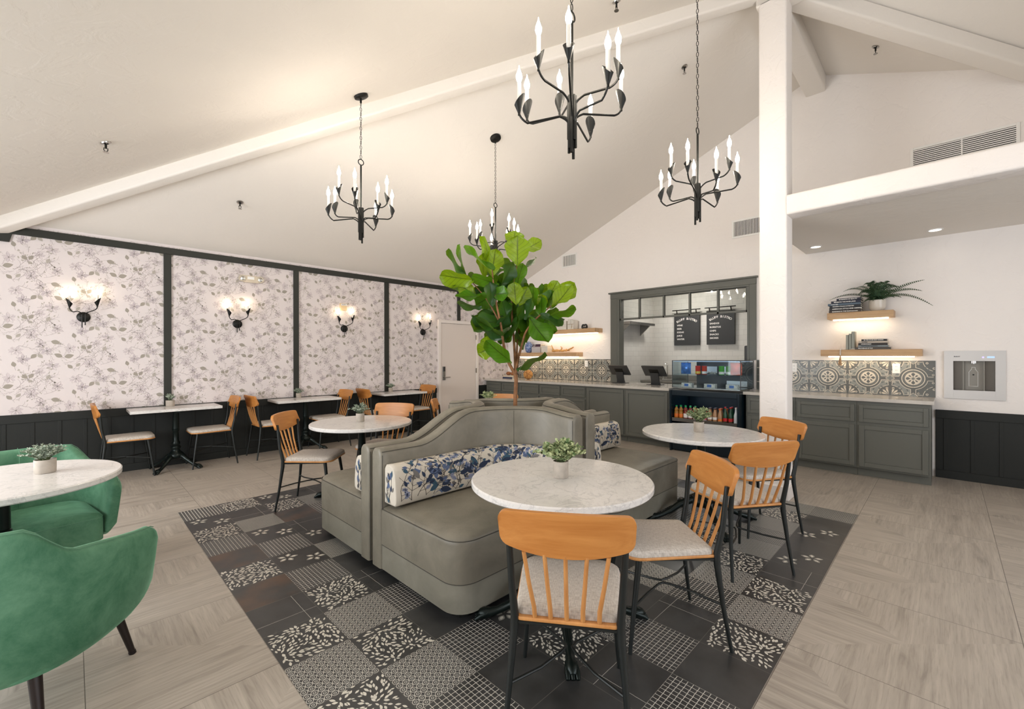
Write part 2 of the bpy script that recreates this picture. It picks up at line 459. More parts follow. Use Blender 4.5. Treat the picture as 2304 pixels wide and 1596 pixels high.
# artwork inks
for k, c in dict(wp_base=(222, 213, 211), wp_leaf=(164, 157, 145), wp_leaf2=(184, 177, 167), wp_mauve=(210, 199, 200), wp_mauve2=(198, 187, 190), wp_line=(158, 148, 146), wp_line2=(182, 172, 170),
                 fb_base=(204, 196, 182), fb_navy=(50, 60, 82), fb_blue=(92, 106, 136), fb_teal=(62, 88, 106), fb_grey=(116, 113, 110), fb_dark=(48, 45, 46), fb_pale=(134, 140, 162),
                 bk_dark=(92, 93, 89), bk_mid=(112, 113, 108), bk_panel=(133, 135, 130), bk_cream=(206, 197, 180), bk_leaf=(96, 101, 98)).items():
    M[k] = plain(k.replace('wp_', 'wallpaper_ink_').replace('fb_', 'fabric_ink_').replace('bk_', 'glazed_tile_'), srgb(*c), .25 if k[:2] == 'bk' else .85, 0, .4 if k[:2] == 'bk' else .15)
# ================================================================ the room
W = 7.134; D = 7.06; FX = -2.6; RY = -3.2
RX, RYD, RZ = 4.985, 1.24, 5.178
def zmain(y): return RZ - .395*(y-RYD)
def zright(y): return RZ - .41*(RYD-y)
def znear(x): return RZ + .418*(x-RX)
EX = RX - (RZ-zmain(W))/.418
YV = RYD - (.395*(7.2-RX))/.41
# floor: one face per grain direction, three to a tile
b = B(); uv = []
rf = random.Random(3)
def ff(tri, ang):
    n = len(b.V); 
    for x, y in tri: b.V.append(Vector((x, y, 0)))
    b.F.append([n+i for i in range(len(tri))]); b.M.append(0)
    ox, oy = rf.uniform(0, 20), rf.uniform(0, 20); c, s_ = math.cos(ang), math.sin(ang)
    uv.append([(c*x+s_*y+ox, -s_*x+c*y+oy) for x, y in tri])
x = 4.865-.805*10
while x < 7.2:
    y = .545-.81*5
    while y < W+.1:
        x1, y1 = x+.805, y+.81; cx, cyy = x+.4025, y+.405
        X0, X1, Y0, Y1 = max(x, FX-.1), min(x1, 7.2), max(y, RY-.1), min(y1, W+.1)
        if X1 > X0 and Y1 > Y0:
            if X1-X0 > .8 and Y1-Y0 > .8:
                ff([(x, y1), (x, y), (x1, y)], 0 if rf.random() < .8 else PI/2)
                ff([(x, y1), (cx, cyy), (x1, y1)], PI/2)
                ff([(x1, y1), (cx, cyy), (x1, y)], 0)
            else: ff([(X0, Y0), (X1, Y0), (X1, Y1), (X0, Y1)], 0)
        y = y1
    x = x1
struct('floor', b, M['floor'], uv=uv, normals=False)
# patchwork of patterned tiles let into the floor
IX0, IX1, IY0, IY1 = .664, 4.865, .548, 4.892
NT = 14; dx = (IX1-IX0)/NT; dy = (IY1-IY0)/NT
KI = {'P': 0, 'G': 1, 'B': 2, 'C': 3, 'D': 4, 'R': 5, 'T': 6, 'L': 0, 'F': 0}
known = {0: 'BFLGRLRTLCLCLP', 1: 'LTDFGFGLCLCGPP', 2: 'FLRTFDPTGPGPPG', 3: 'TDBPTGPGPPFLTG'}   # column i, listed from j=13 down
nearrow = {0: 'GPGLPGLPLCLTFG'[::1], }
rr = random.Random(11)
types = {}
for i in range(NT):
    for j in range(NT):
        types[i, j] = rr.choice('PPTGGLLCCDFRLG')
for i, s_ in known.items():
    for k, ch in enumerate(s_): types[i, 13-k] = ch
# rows along the near right edge, read from its far corner back
for j, s_ in {0: 'BPFPFTLCLPG', 1: 'DLDBDLCGTGT', 2: 'DCPDLDPCPCL'}.items():
    for k, ch in enumerate(s_): types[13-k, j] = ch

b = B(); uv = []
art = Art(); rp = random.Random(5)
for (i, j), ch in sorted(types.items()):
    x0, y0 = IX0+i*dx, IY0+j*dy
    n = len(b.V)
    for q in ((x0, y0), (x0+dx, y0), (x0+dx, y0+dy), (x0, y0+dy)): b.V.append(Vector((q[0], q[1], .002)))
    b.F.append([n, n+1, n+2, n+3]); b.M.append(KI[ch])
    k = rr.randrange(4) if ch in 'TR' else 0
    q = [(0, 0), (1, 0), (1, 1), (0, 1)]; uv.append(q[k:]+q[:k])
    if ch == 'L':
        # clumps of petals turning round a few centres
        cs = [(x0+rp.uniform(.1, .9)*dx, y0+rp.uniform(.1, .9)*dy) for _ in range(4)]
        g = 13
        for u in range(g):
            for v in range(g):
                px = x0+(u+.5+rp.uniform(-.4, .4))*dx/g; py = y0+(v+.5+rp.uniform(-.4, .4))*dy/g
                c0 = min(cs, key=lambda c: (c[0]-px)**2+(c[1]-py)**2)
                a = math.atan2(py-c0[1], px-c0[0])+rp.uniform(-.5, .5)
                L = rp.uniform(.019, .032); wd = L*rp.uniform(.36, .52)
                qx, qy = px-math.cos(a)*L/2, py-math.sin(a)*L/2
                m_ = .0015
                ex, ey = qx+math.cos(a)*L, qy+math.sin(a)*L
                if min(qx, ex) > x0+m_ and max(qx, ex) < x0+dx-m_ and min(qy, ey) > y0+m_ and max(qy, ey) < y0+dy-m_:
                    art.leaf(qx, qy, a, L, wd, 7, 1, 4)
    elif ch == 'F':
        for fx, fy in ((.3, .72), (.78, .35)):
            a0 = rp.uniform(0, 6)
            for p in range(5):
                a = a0+p*2*PI/5
                art.leaf(x0+fx*dx+math.cos(a)*.012, y0+fy*dy+math.sin(a)*.012, a, .056, .034, 8, 1, 6)
                art.leaf(x0+fx*dx+math.cos(a)*.022, y0+fy*dy+math.sin(a)*.022, a, .034, .018, 7, 2, 5)
nb = len(b.F)
art.build(b, lambda p, q, h: (p, q, .002+h), .0005)
uv += [[(0, 0)]*len(f) for f in b.F[nb:]]
struct('floor_tile_inlay', b, [M['t_plain'], M['t_grid'], M['t_bars'], M['t_circ'], M['t_fine'], M['t_rust'], M['t_line'], M['t_white'], M['t_chalk']], uv=uv, normals=False)
# ---- walls
b = B()
YZ = lambda y, z, x: (x, y, z)
b.box(FX-.15, 7.2, W, W+.15, 0, 2.9)
wl = struct('wall_left', b, M['wall'])
b = B()
WY0, WY1, WZ0, WZ1 = 2.055, 4.27, .86, 2.455
def pr(poly): b.prism(poly, D, 7.2, YZ)
pr([(W, 0), (W, zmain(W)+.05), (WY1, zmain(WY1)+.05), (WY1, 0)])
pr([(WY0, WZ1), (WY1, WZ1), (WY1, zmain(WY1)+.05), (WY0, zmain(WY0)+.05)])
pr([(WY0, 0), (WY1, 0), (WY1, WZ0), (WY0, WZ0)])
NY0, NY1, NZ0, NZ1 = -.385, -.055, 1.01, 1.342
pr([(NY1, 0), (WY0, 0), (WY0, zmain(WY0)+.05), (RYD, RZ+.05), (NY1, zright(NY1)+.05)])
pr([(NY0, 0), (NY1, 0), (NY1, NZ0), (NY0, NZ0)])
pr([(NY0, NZ1), (NY1, NZ1), (NY1, 4.7), (NY0, 4.5)])
pr([(RY, 0), (NY0, 0), (NY0, zright(NY0)+.05), (YV, 4.4), (RY, 4.4)])
wb = struct('wall_back', b, M['wall'])
b = B()
for a0, a1, z0, z1 in ((RY, 0, 0, 5.4), (0, 2.4, 0, .5), (0, 2.4, 2.4, 2.8), (2.4, 2.8, 0, 2.8), (2.8, 5.2, 0, .5), (2.8, 5.2, 2.4, 2.8), (5.2, W, 0, 2.8)):
    b.box(FX-.15, FX, a0, a1, z0, z1)
struct('wall_front', b, M['wall'])
b = B()
for a0, a1, z0, z1 in ((FX, -1, 0, 5.4), (-1, 5, 0, .5), (-1, 5, 2.7, 5.4), (5, 7.2, 0, 5.4)):
    b.box(a0, a1, RY-.15, RY, z0, z1)
struct('wall_right', b, M['wall'])
# window frames of the two daylight walls (out of frame)
b = B()
for y0 in (0, 2.8):
    for k in range(4): b.box(FX-.1, FX-.05, y0+k*.78, y0+k*.78+.06, .5, 2.4)
    b.box(FX-.1, FX-.05, y0, y0+2.4, .5, .56); b.box(FX-.1, FX-.05, y0, y0+2.4, 2.34, 2.4)
struct('window_2', b, M['white'])
b = B()
for k in range(6): b.box(-1+k*1.188, -.94+k*1.188, RY-.1, RY-.05, .5, 2.7)
b.box(-1, 5, RY-.1, RY-.05, .5, .56); b.box(-1, 5, RY-.1, RY-.05, 2.64, 2.7)
struct('window_3', b, M['white'])
# ---- ceiling
b = B()
LX = -1.135
P = [(RX, RYD, RZ), (EX, W, zmain(W)), (7.2, W, zmain(W)), (7.2, RYD, RZ), (RX, RY, RZ), (LX, RY, znear(LX)), (LX, W, znear(LX)), (7.2, YV, RZ-.395*(7.2-RX)), (7.2, RY, RZ-.395*(7.2-RX)), (FX, RY, znear(LX)), (FX, W, znear(LX))]
for f in ((0, 1, 2, 3), (0, 4, 5, 6, 1), (0, 3, 7), (0, 7, 8, 4), (5, 9, 10, 6)):
    b.add([P[i] for i in f], [tuple(range(len(f)))])
    b.add([(P[i][0], P[i][1], P[i][2]+.12) for i in f], [tuple(range(len(f)))[::-1]])
struct('ceiling', b, M['ceil'], normals=False)
def beam(name, p0, p1, wd, dz, topup=.1):
    """beam hung under the line p0-p1, dz below it"""
    p0 = Vector(p0); p1 = Vector(p1); t = (p1-p0); h = Vector((t.x, t.y, 0)).normalized(); s_ = Vector((-h.y, h.x, 0))
    sec = fillet([(-wd/2, -dz), (wd/2, -dz), (wd/2, topup), (-wd/2, topup)], [.022, .022, 0, 0], 4)
    b = B(); n = len(sec)
    vs = [p + s_*a + Vector((0, 0, c)) for p in (p0, p1) for a, c in sec]
    b.add(vs, [tuple(range(n))[::-1], tuple(range(n, 2*n))]+[(i, (i+1) % n, n+(i+1) % n, n+i) for i in range(n)])
    return struct(name, b, M['ceil'], smooth=True, angle=50)
R1 = Vector(P[0]); E1 = Vector(P[1]); V1 = Vector(P[7])
beam('ceiling_beam', R1, R1+(E1-R1)*1.02, .145, .15, .0)
beam('ceiling_beam', R1, V1, .19, .16, .0)
beam('ceiling_beam', (4.87, 1.24, 5.178), (7.1, 1.24, 5.178), .23, .253, .0)
beam('ceiling_beam', (4.985, 1.355, 5.178), (4.985, RY, 5.178), .23, .27, .0)
# column with its plinth
b = B()
sec = fillet([(4.87, 1.09), (5.10, 1.09), (5.10, 1.335), (4.87, 1.335)], .02, 4)
b.prism(sec, 0, 4.93, lambda x, y, z: (x, y, z))
colm = struct('column', b, M['wall'], smooth=True, angle=50)
b = B(); b.prism([(4.852, 1.072), (5.118, 1.072), (5.118, 1.353), (4.852, 1.353)], 0, .13, lambda x, y, z: (x, y, z))
struct('baseboard_column', b, M['white'], colm, bevel=.006)
# soffit: front beam and lid
b = B()
b.prism(fillet([(4.872, 2.77), (5.10, 2.77), (5.10, 2.965), (4.872, 2.965)], .025, 4), RY, 1.092, lambda x, z, y: (x, y, z))
struct('soffit_beam', b, M['wall'], smooth=True, angle=50)
b = B(); b.box(5.10, D, RY, 1.352, 2.787, 2.9)
struct('ceiling_soffit', b, M['ceil'])
# ---- wallpaper on the left wall
ZW, ZT = .778, 2.726
b = B(); b.box(FX, D, W-.004, W, .6, 2.86, mi=0)
art = Art(); rw = random.Random(21)
def blossom(A, x, y, s_, mi_f, mi_l, ln):
    a0 = rw.uniform(0, 6)
    for p in range(6):
        a = a0+p*PI/3+rw.uniform(-.25, .25); L = s_*rw.uniform(.8, 1.15)
        A.leaf(x, y, a, L, L*.46, mi_f, ln, 6, .62)
    for p in range(7):
        a = a0+p*2*PI/7+rw.uniform(-.3, .3); L = s_*rw.uniform(.75, 1.2)
        c, s2 = math.cos(a), math.sin(a)
        for sg in (1, -1):
            pts = [(x+c*t*L-s2*sg*math.sin(PI*t)*L*.2, y+s2*t*L+c*sg*math.sin(PI*t)*L*.2) for t in (0, .25, .5, .75, 1)]
            A.stroke(pts, .0021, mi_l, ln+1)
def twig(A, x, y, a, L, mi, ln, leaves=None):
    pts = [(x, y)]
    for k in range(6):
        a += rw.uniform(-.35, .35); x += math.cos(a)*L/6; y += math.sin(a)*L/6; pts.append((x, y))
    A.stroke(pts, .0030, mi, ln, .5)
    for k in (1, 2, 3, 4, 5):
        q = pts[k]; aa = a+rw.choice((-1, 1))*rw.uniform(.5, 1.1); l2 = L*rw.uniform(.15, .4)
        A.stroke([q, (q[0]+math.cos(aa)*l2*.5, q[1]+math.sin(aa)*l2*.5), (q[0]+math.cos(aa+.2)*l2, q[1]+math.sin(aa+.2)*l2)], .0021, mi, ln, .4)
        if leaves and rw.random() < .6: A.leaf(q[0]+math.cos(aa)*l2, q[1]+math.sin(aa)*l2, aa, l2*.5, l2*.22, leaves, ln, 5)
cell = Art(); CW, CHh = .46, .65
for (x, y, s_) in ((.06, .10, .055), (.20, .30, .05), (.36, .12, .06), (.30, .50, .052), (.10, .52, .05), (.42, .36, .045), (.02, .27, .05), (.25, .60, .055), (.43, .02, .05)): blossom(cell, x, y, s_, 3 if rw.random() < .6 else 4, 5 if rw.random() < .5 else 6, rw.choice((1, 1.4, 1.8)))
for k in range(30): twig(cell, rw.uniform(0, CW), rw.uniform(0, CHh), rw.uniform(0, 6.28), rw.uniform(.07, .17), 6 if rw.random() < .6 else 5, 3.2, 2)
for (x, y, a, L, mi) in ((.14, .20, 2.6, .062, 1), (.155, .20, .3, .068, 1), (.33, .29, 2.2, .05, 1), (.345, .295, 1.0, .05, 1), (.335, .275, -.6, .04, 2), (.05, .38, -.3, .066, 1), (.24, .42, 1.8, .05, 1), (.40, .56, 4.0, .055, 1), (.41, .56, 5.4, .05, 2), (.25, .09, .9, .045, 2), (.22, .07, 2.3, .05, 1), (.02, .60, 1.2, .05, 2)):
    L *= 1.2
    cell.leaf(x, y, a, L, L*.62, mi, 4.2, 7, .45)
    cell.stroke([(x, y), (x+math.cos(a)*L*.5, y+math.sin(a)*L*.5), (x+math.cos(a)*L*.92, y+math.sin(a)*L*.92)], .0016, 5, 5, .5)
    for q in (.3, .5, .7):
        for sg in (1, -1):
            cell.stroke([(x+math.cos(a)*L*q, y+math.sin(a)*L*q), (x+math.cos(a)*L*(q+.16)-math.sin(a)*sg*L*.17, y+math.sin(a)*L*(q+.16)+math.cos(a)*sg*L*.17)], .0009, 5, 5)
    cell.stroke([(x, y), (x-math.cos(a)*.03, y-math.sin(a)*.03-.01)], .0018, 5, 5)
k = 0; x = -1.6
while x < D:
    y = -.1 if k % 2 else -.1-CHh/2
    while y < 2.9:
        art.put(cell, x, y); y += CHh
    x += CW; k += 1
art.clip(lambda p, q: q > ZW-.08 and q < 2.83 and p < D-.01)
wb_n = len(b.F)
art.build(b, lambda p, q, h: (p, W-.004-h, q), .00022)
wp = struct('wallpaper', b, [M['wp_base'], M['wp_leaf'], M['wp_leaf2'], M['wp_mauve'], M['wp_mauve2'], M['wp_line'], M['wp_line2']], wl, normals=False)
# ---- wainscot, rails and picture trim of the left wall
def wains(name, x0, x1, skip=None):
    b = B(); b.box(x0, x1, W-.012, W-.004, 0, ZW-.01)
    b.box(x0, x1, W-.026, W-.004, .683, ZW)
    b.box(x0, x1, W-.028, W-.004, 0, .09)
    x = -.516-.207*10
    while x < x1-.03:
        if x > x0+.01: b.box(x-.016, x+.016, W-.019, W-.008, .09, .683)
        x += .207
    return struct(name, b, M['wains'], bevel=.0025)
wains('wainscot_left', FX, 5.06); wains('wainscot_left', 6.14, D)
b = B()
b.prism([(FX, 2.635), (-.476, 2.635), (-.455, ZT), (D, ZT), (D, 2.806), (-.395, 2.808), (-.60, 2.70), (FX, 2.70)], W-.03, W-.004, lambda x, z, y: (x, y, z))
struct('trim_1', b, M['trim'], bevel=.003)
for k, (x0, x1) in enumerate(((.826, .904), (2.398, 2.474), (3.934, 4.018), (5.575, 5.65))):
    b = B(); b.box(x0, x1, W-.026, W-.004, ZW if k < 3 else 2.135, ZT)
    struct('trim_%d' % (k+2), b, M['trim'], bevel=.003)
# right part of the back wall: wainscot
b = B(); x = D
b.box(D-.012, D, RY, .085, 0, ZW-.01); b.box(D-.026, D, RY, .085, .683, ZW); b.box(D-.028, D, RY, .085, 0, .09)
y = .005
while y > RY: b.box(D-.019, D-.008, y-.016, y+.016, .09, .683); y -= .2145
struct('wainscot_back', b, M['wains'], bevel=.0025)
# ---- door
b = B()
b.box(5.085, 5.15, W-.045, W, 0, 2.13); b.box(6.06, 6.125, W-.045, W, 0, 2.13); b.box(5.15, 6.06, W-.045, W, 2.065, 2.13)
dr = struct('door_1', b, M['white'], bevel=.006)
b = B(); b.box(5.152, 6.058, W-.03, W, .01, 2.06); struct('door_leaf', b, plain('door_paint', srgb(222, 212, 205), .45), dr, bevel=.003)
b = B(); b.box(5.185, 5.25, W-.045, W-.028, .925, 1.20, mi=0); b.box(5.19, 5.245, W-.05, W-.04, 1.10, 1.19, mi=1)
b.tube([(5.215, W-.04, .985), (5.215, W-.085, .985)], .012); b.tube([(5.215, W-.08, .985), (5.345, W-.08, .985)], .009)
struct('door_lock', b, [M['steel'], M['dkgrey']], dr, bevel=.002)
for z in (.25, 1.1, 1.8):
    b = B(); b.box(6.052, 6.066, W-.05, W-.028, z-.05, z+.05); struct('door_hinge', b, M['steel'], dr)
# ---- serving window: frame, jambs, transom with panes
b = B()
b.box(D-.03, D, WY1, 4.41, .916, 2.454); b.box(D-.03, D, 1.965, WY0, 1.343, 2.454)
b.box(D-.032, D, 1.963, 4.412, 2.455, 2.545); b.box(D-.05, D, 1.94, 4.445, 2.546, 2.572)
b.box(D-.028, 7.199, WY1-.04, WY1-.001, .916, 2.429); b.box(D-.028, 7.199, WY0+.001, WY0+.03, .916, 2.429); b.box(D-.029, 7.199, WY0+.001, WY1-.001, 2.43, 2.4545)
wf = struct('window_1', b, M['cab'], bevel=.003)
b = B(); ZT0, ZT1 = 2.055, 2.43
b.box(D+.0, D+.045, WY0+.03, WY1-.04, ZT0, ZT0+.032)
for y in (3.845, 3.395, 2.953, 2.51): b.box(D+.0, D+.045, y-.015, y+.015, ZT0, ZT1)
b.box(D, D+.045, WY0+.03, WY0+.055, ZT0, ZT1); b.box(D, D+.045, WY1-.065, WY1-.04, ZT0, ZT1)
struct('transom', b, M['cab'], wf, bevel=.002)
for a, c in ((3.86, 4.205), (3.41, 3.83), (2.968, 3.38), (2.525, 2.938), (2.11, 2.495)):
    b = B(); b.box(D+.02, D+.024, a, c, ZT0+.032, ZT1); struct('pane', b, M['glass'], wf)
# ---- backsplash of patterned tiles
def medallion():
    A = Art(); h = .2045
    for sx in (1, -1):
        for sy in (1, -1):
            q = Art()
            # light panel with a bitten corner towards the centre and the far corner
            pts = [(.022, .186), (.022, .128)]
            for k in range(7): a = PI/2-.17-k*(PI/2-.34)/6; pts.append((.126*math.cos(a), .126*math.sin(a)))
            pts += [(.128, .022), (.172, .022), (.186, .036), (.186, .072)]
            for k in range(7): a = -.1-PI/2-k*(PI/2-.2)/6; pts.append((.2045+.122*math.cos(a), .2045+.122*math.sin(a)))
            pts += [(.072, .186), (.036, .186)]
            c_ = (.1, .1)
            q.poly(pts, 2, 1.)
            q.stroke(pts+[pts[0]], .0052, 3, 2)
            for (lx, ly, a) in ((.045, .15, -1.2), (.045, .165, .5), (.15, .045, 2.7), (.165, .05, 1.0), (.095, .115, .8), (.115, .09, .75)):
                q.leaf(lx, ly, a, .034, .014, 4, 3, 4)
            q.ring(.045, .168, .006, .0105, 3, 3, 10); q.ring(.168, .045, .006, .0105, 3, 3, 10)
            # corner rosette quarter
            for a in (PI+.30, PI+.78, PI+1.27):
                q.leaf(.195, .195, a, .085, .02, 3, 3, 5, .7)
            q.ring(.118, .176, .006, .012, 3, 3, 10); q.ring(.176, .118, .006, .012, 3, 3, 10)
            q.stroke([(.2045, .082), (.170, .092), (.135, .115), (.11, .15), (.09, .19)], .003, 0, 3)
            # diamond quarters
            A.put(q, 0, 0, sx, sy)
    for r_, mi, ly in ((.044, 3, 3), (.038, 0, 4), (.034, 2, 5)):
        cx = .2045; A.poly([(cx+r_, 0), (cx, r_), (cx-r_, 0), (cx, -r_)], mi, ly)
        for s_ in (1, -1): A.poly([(r_, s_*.2045), (0, s_*(.2045-r_)), (-r_, s_*.2045)], mi, ly)
    for k in range(4): A.leaf(.2045, 0, k*PI/2, .026, .013, 4, 6, 4)
    for r0, r1, mi in ((.095, .104, 3), (.086, .095, 0), (.076, .086, 1), (.0, .0735, 3), ):
        if r0 == 0: A.disc(0, 0, r1, mi, 4, 32)
        else: A.ring(0, 0, r0, r1, mi, 3, 36)
    A.ring(0, 0, .074, .079, 0, 5, 36)
    for k in range(8):
        a = k*PI/4
        A.leaf(math.cos(a)*.016, math.sin(a)*.016, a, .05 if k % 2 == 0 else .04, .034 if k % 2 == 0 else .016, 0, 6, 6, .68)
    A.ring(0, 0, .011, .015, 0, 7, 16); A.disc(0, 0, .010, 1, 7, 12)
    A.stroke([(0, .2035), (0, -.2035)], .0016, 0, 9); A.stroke([(.2045, 0), (-.2045, 0)], .0016, 0, 9)
    A.stroke([(.2045, .2035), (.2045, -.2035)], .002, 0, 9)
    return A
med = medallion()
def splash(name, y0, y1, first, per, xface=D):
    b = B(); b.box(xface-.008, xface, y0, y1, .914, 1.342, mi=0)
    A = Art(); y = first
    while y < y1+.3: y += per
    while y > y0-.3:
        A.put(med, y, 1.128, per/.409, 1.045); y -= per
    A.clip(lambda p, q: y0 < p < y1 and .9135 < q < 1.3425)
    A.build(b, lambda p, q, h: (xface-.008-h, p, q), .00018)
    return struct(name, b, [M['bk_dark'], M['bk_mid'], M['bk_panel'], M['bk_cream'], M['bk_leaf']], wb, normals=False)
splash('backsplash', .085, 1.965, .276, .4165); splash('backsplash', 4.41, 6.93, 4.619, .4225)
# ---- kitchen behind the serving window
b = B(); b.box(8.98, 9.1, 1.2, 4.7, 0, 2.9); struct('wall_kitchen_back', b, M['subway'])
b = B(); b.box(7.2, 9.1, 4.56, 4.7, 0, 2.9); struct('wall_kitchen_left', b, M['subway'])
b = B(); b.box(7.2, 9.1, 1.0, 1.2, 0, 2.9); struct('wall_kitchen_right', b, M['subway'])
b = B(); b.box(7.2, 9.1, 1.0, 4.7, 2.85, 2.95); struct('ceiling_kitchen', b, M['ceil'])
b = B(); b.box(7.2, 9.1, 1.0, 4.7, -.05, 0); struct('floor_kitchen', b, M['quartz'])
# ================================================================ cabinets and counters along the back wall
# coordinates here: y across, front at x = xf, facing -x
def shaker(b, xf, y0, y1, z0, z1, t=.02, rail=.055):
    b.box(xf-t, xf, y0, y0+rail, z0, z1); b.box(xf-t, xf, y1-rail, y1, z0, z1)
    b.box(xf-t, xf, y0+rail, y1-rail, z0, z0+rail); b.box(xf-t, xf, y0+rail, y1-rail, z1-rail, z1)
    b.box(xf-t*.45, xf, y0+rail, y1-rail, z0+rail, z1-rail)
def cabinet(y0, y1, xf, label, rows, group=None):
    """rows: list of (kind, z0, z1)"""
    t = thing('base_cabinet', label, 'cabinet', ((xf+D-.02)/2, (y0+y1)/2, 0), 0, group)
    ox, oy = (xf+D-.02)/2, (y0+y1)/2
    b = B(); b.box(xf-ox, D-.02-ox, y0-oy+.001, y1-oy-.001, .10, .875); b.box(xf+.07-ox, D-.03-ox, y0-oy+.001, y1-oy-.001, .0, .10)
    obj('body', b, M['cab'], t, bevel=.002)
    for kind, z0, z1 in rows:
        b = B(); shaker(b, xf-ox, y0-oy+.02, y1-oy-.02, z0, z1, rail=.05 if kind == 'door' else .04)
        obj(kind, b, M['cab'], t, bevel=.0025)
    return t
G1 = 'grey shaker cabinets below the long counter'
DR = [('drawer', .675, .845), ('drawer', .40, .635), ('drawer', .12, .36)]
XF = 6.36
ys = [7.10, 6.615, 6.11, 5.565, 5.04, 4.48]
nm = ['first cabinet of the long counter, beside the wallpapered wall', 'second drawer cabinet of the long counter from the wallpapered wall', 'third drawer cabinet of the long counter, behind the fig tree trunk', 'fourth drawer cabinet of the long counter from the wallpapered wall', 'last narrow drawer cabinet before the two wide door cabinets']
for k in range(5): cabinet(ys[k+1], ys[k], XF, 'grey-green ' + nm[k], DR, G1)
cabinet(3.72, 4.48, XF, 'wide grey cabinet door below the left cash register screen', [('door', .12, .845)], G1)
cabinet(2.965, 3.72, XF, 'wide grey cabinet door next to the open drinks cooler', [('door', .12, .845)], G1)
XR = 6.45
G2 = 'olive-grey cabinets around the column'
DD = [('drawer', .635, .835), ('door', .12, .60)]
cabinet(.112, .738, XR, 'olive-grey drawer and door cabinet at the end of the counter next to black wainscot', DD, G2)
cabinet(.738, 1.352, XR, 'olive-grey drawer and door cabinet just right of the white column', DD, G2)
cabinet(1.352, 1.93, XR, 'dark grey cabinet mostly hidden behind the white column beside the cooler', DD, G2)
# worktops
b = B(); b.box(6.32, D-.008, 2.955, 7.128, .875, .915); b.box(D-.02, 7.34, WY0+.03, WY1-.04, .875, .915)
tag(obj('worktop', b, M['quartz'], bevel=.003), 'long pale stone worktop running from the wallpapered wall into the serving window', 'worktop')
b = B(); b.box(6.412, D-.008, .088, 1.955, .8765, .916)
tag(obj('worktop', b, M['quartz'], bevel=.003), 'short pale stone worktop passing behind the white column', 'worktop')
# ---- cash register screens
for (y, x, rz, lab) in ((4.16, 6.98, -.12, 'black tilted register screen on stand, nearer the tile backsplash'), (3.47, 6.93, -.10, 'black tilted register screen on stand, next to the glass display case')):
    t = thing('register_screen', lab, 'screen', (x, y, .9155), rz, 'register screens on the counter')
    b = B(); b.prism([(-.09, 0), (.09, 0), (.075, .05), (.075, .2), (-.075, .2), (-.075, .05)], -.03, .0, lambda a, z, d: (d-.0-z*.25+.02, a, z)); b.box(-.11, .09, -.11, .11, 0, .008)
    obj('stand', b, M['dkgrey'], t, bevel=.003)
    b = B(); Mx = Matrix.Translation((-.05, 0, .235)) @ Matrix.Rotation(math.radians(-38), 4, 'Y')
    b.box(-.012, .012, -.205, .205, -.105, .105, Mx); obj('screen', b, M['dkgrey'], t, bevel=.004)
    b = B(); b.box(-.0165, -.011, -.085, .085, -.04, .04, Mx); obj('bracket', b, M['black'], t)
# ---- kitchen fittings
t = thing('kitchen_counter', 'steel topped kitchen counter seen through the serving window', 'counter', (8.66, 2.9, 0))
b = B(); b.box(-.3, .3, -1.6, 1.62, 0, .86); obj('body', b, M['cab'], t)
b = B(); b.box(-.32, .31, -1.6, 1.62, .86, .90); b.box(.29, .31, -1.6, 1.62, .9, 1.0); obj('countertop', b, M['steel'], t, bevel=.003)
t = thing('faucet', 'chrome gooseneck faucet behind the left register screen', 'faucet', (8.62, 4.06, .9005))
b = B(); b.tube([(0, 0, 0), (0, 0, .30)]+[(-.05+.05*math.cos(a), 0, .30+.05*math.sin(a)) for a in (0.4, .9, 1.4, 1.9, 2.4, 2.9)]+[(-.10, 0, .24)], .010); obj('spout', b, M['chrome'], t, smooth=True)
b = B(); b.box(-.025, .025, -.11, .11, 0, .03); obj('base', b, M['chrome'], t, bevel=.006)
for s_ in (-1, 1):
    b = B(); b.tube([(0, s_*.09, .03), (0, s_*.09, .07), (-.05, s_*.12, .085)], .009); obj('handle', b, M['chrome'], t, smooth=True)
t = thing('steel_shelf', 'narrow steel shelf on brackets high on the kitchen wall', 'shelf', (8.0, 4.55, 2.02))
b = B(); b.box(-.5, .5, -.28, 0, 0, .05); obj('shelf', b, M['steel'], t, bevel=.003)
for s_ in (-.4, .4):
    b = B(); b.prism([(0, 0), (-.22, 0), (0, -.2)], -.01, .01, lambda a, z, d: (s_+d, a, z)); obj('bracket', b, M['steel'], t)
# soap dispenser / towel unit at the window's right edge
t = thing('towel_dispenser', 'black dispenser with round silver badge at the serving window edge', 'dispenser', (8.9, 2.52, 1.25))
b = B(); b.box(-.10, .075, -.14, .14, -.10, .34); obj('body', b, M['dkgrey'], t, bevel=.02, bseg=3)
b = B(); b.lathe([(0, 0), (.055, 0), (.055, .012), (0, .016)], 20, M=Matrix.Translation((-.10, .02, .23)) @ Matrix.Rotation(-PI/2, 4, 'Y')); obj('badge', b, M['steel'], t, smooth=True)
b = B(); b.tube([(-.11, -.1, .10), (-.115, 0, .075), (-.11, .10, .0)], .014); obj('handle', b, M['steel'], t, smooth=True)
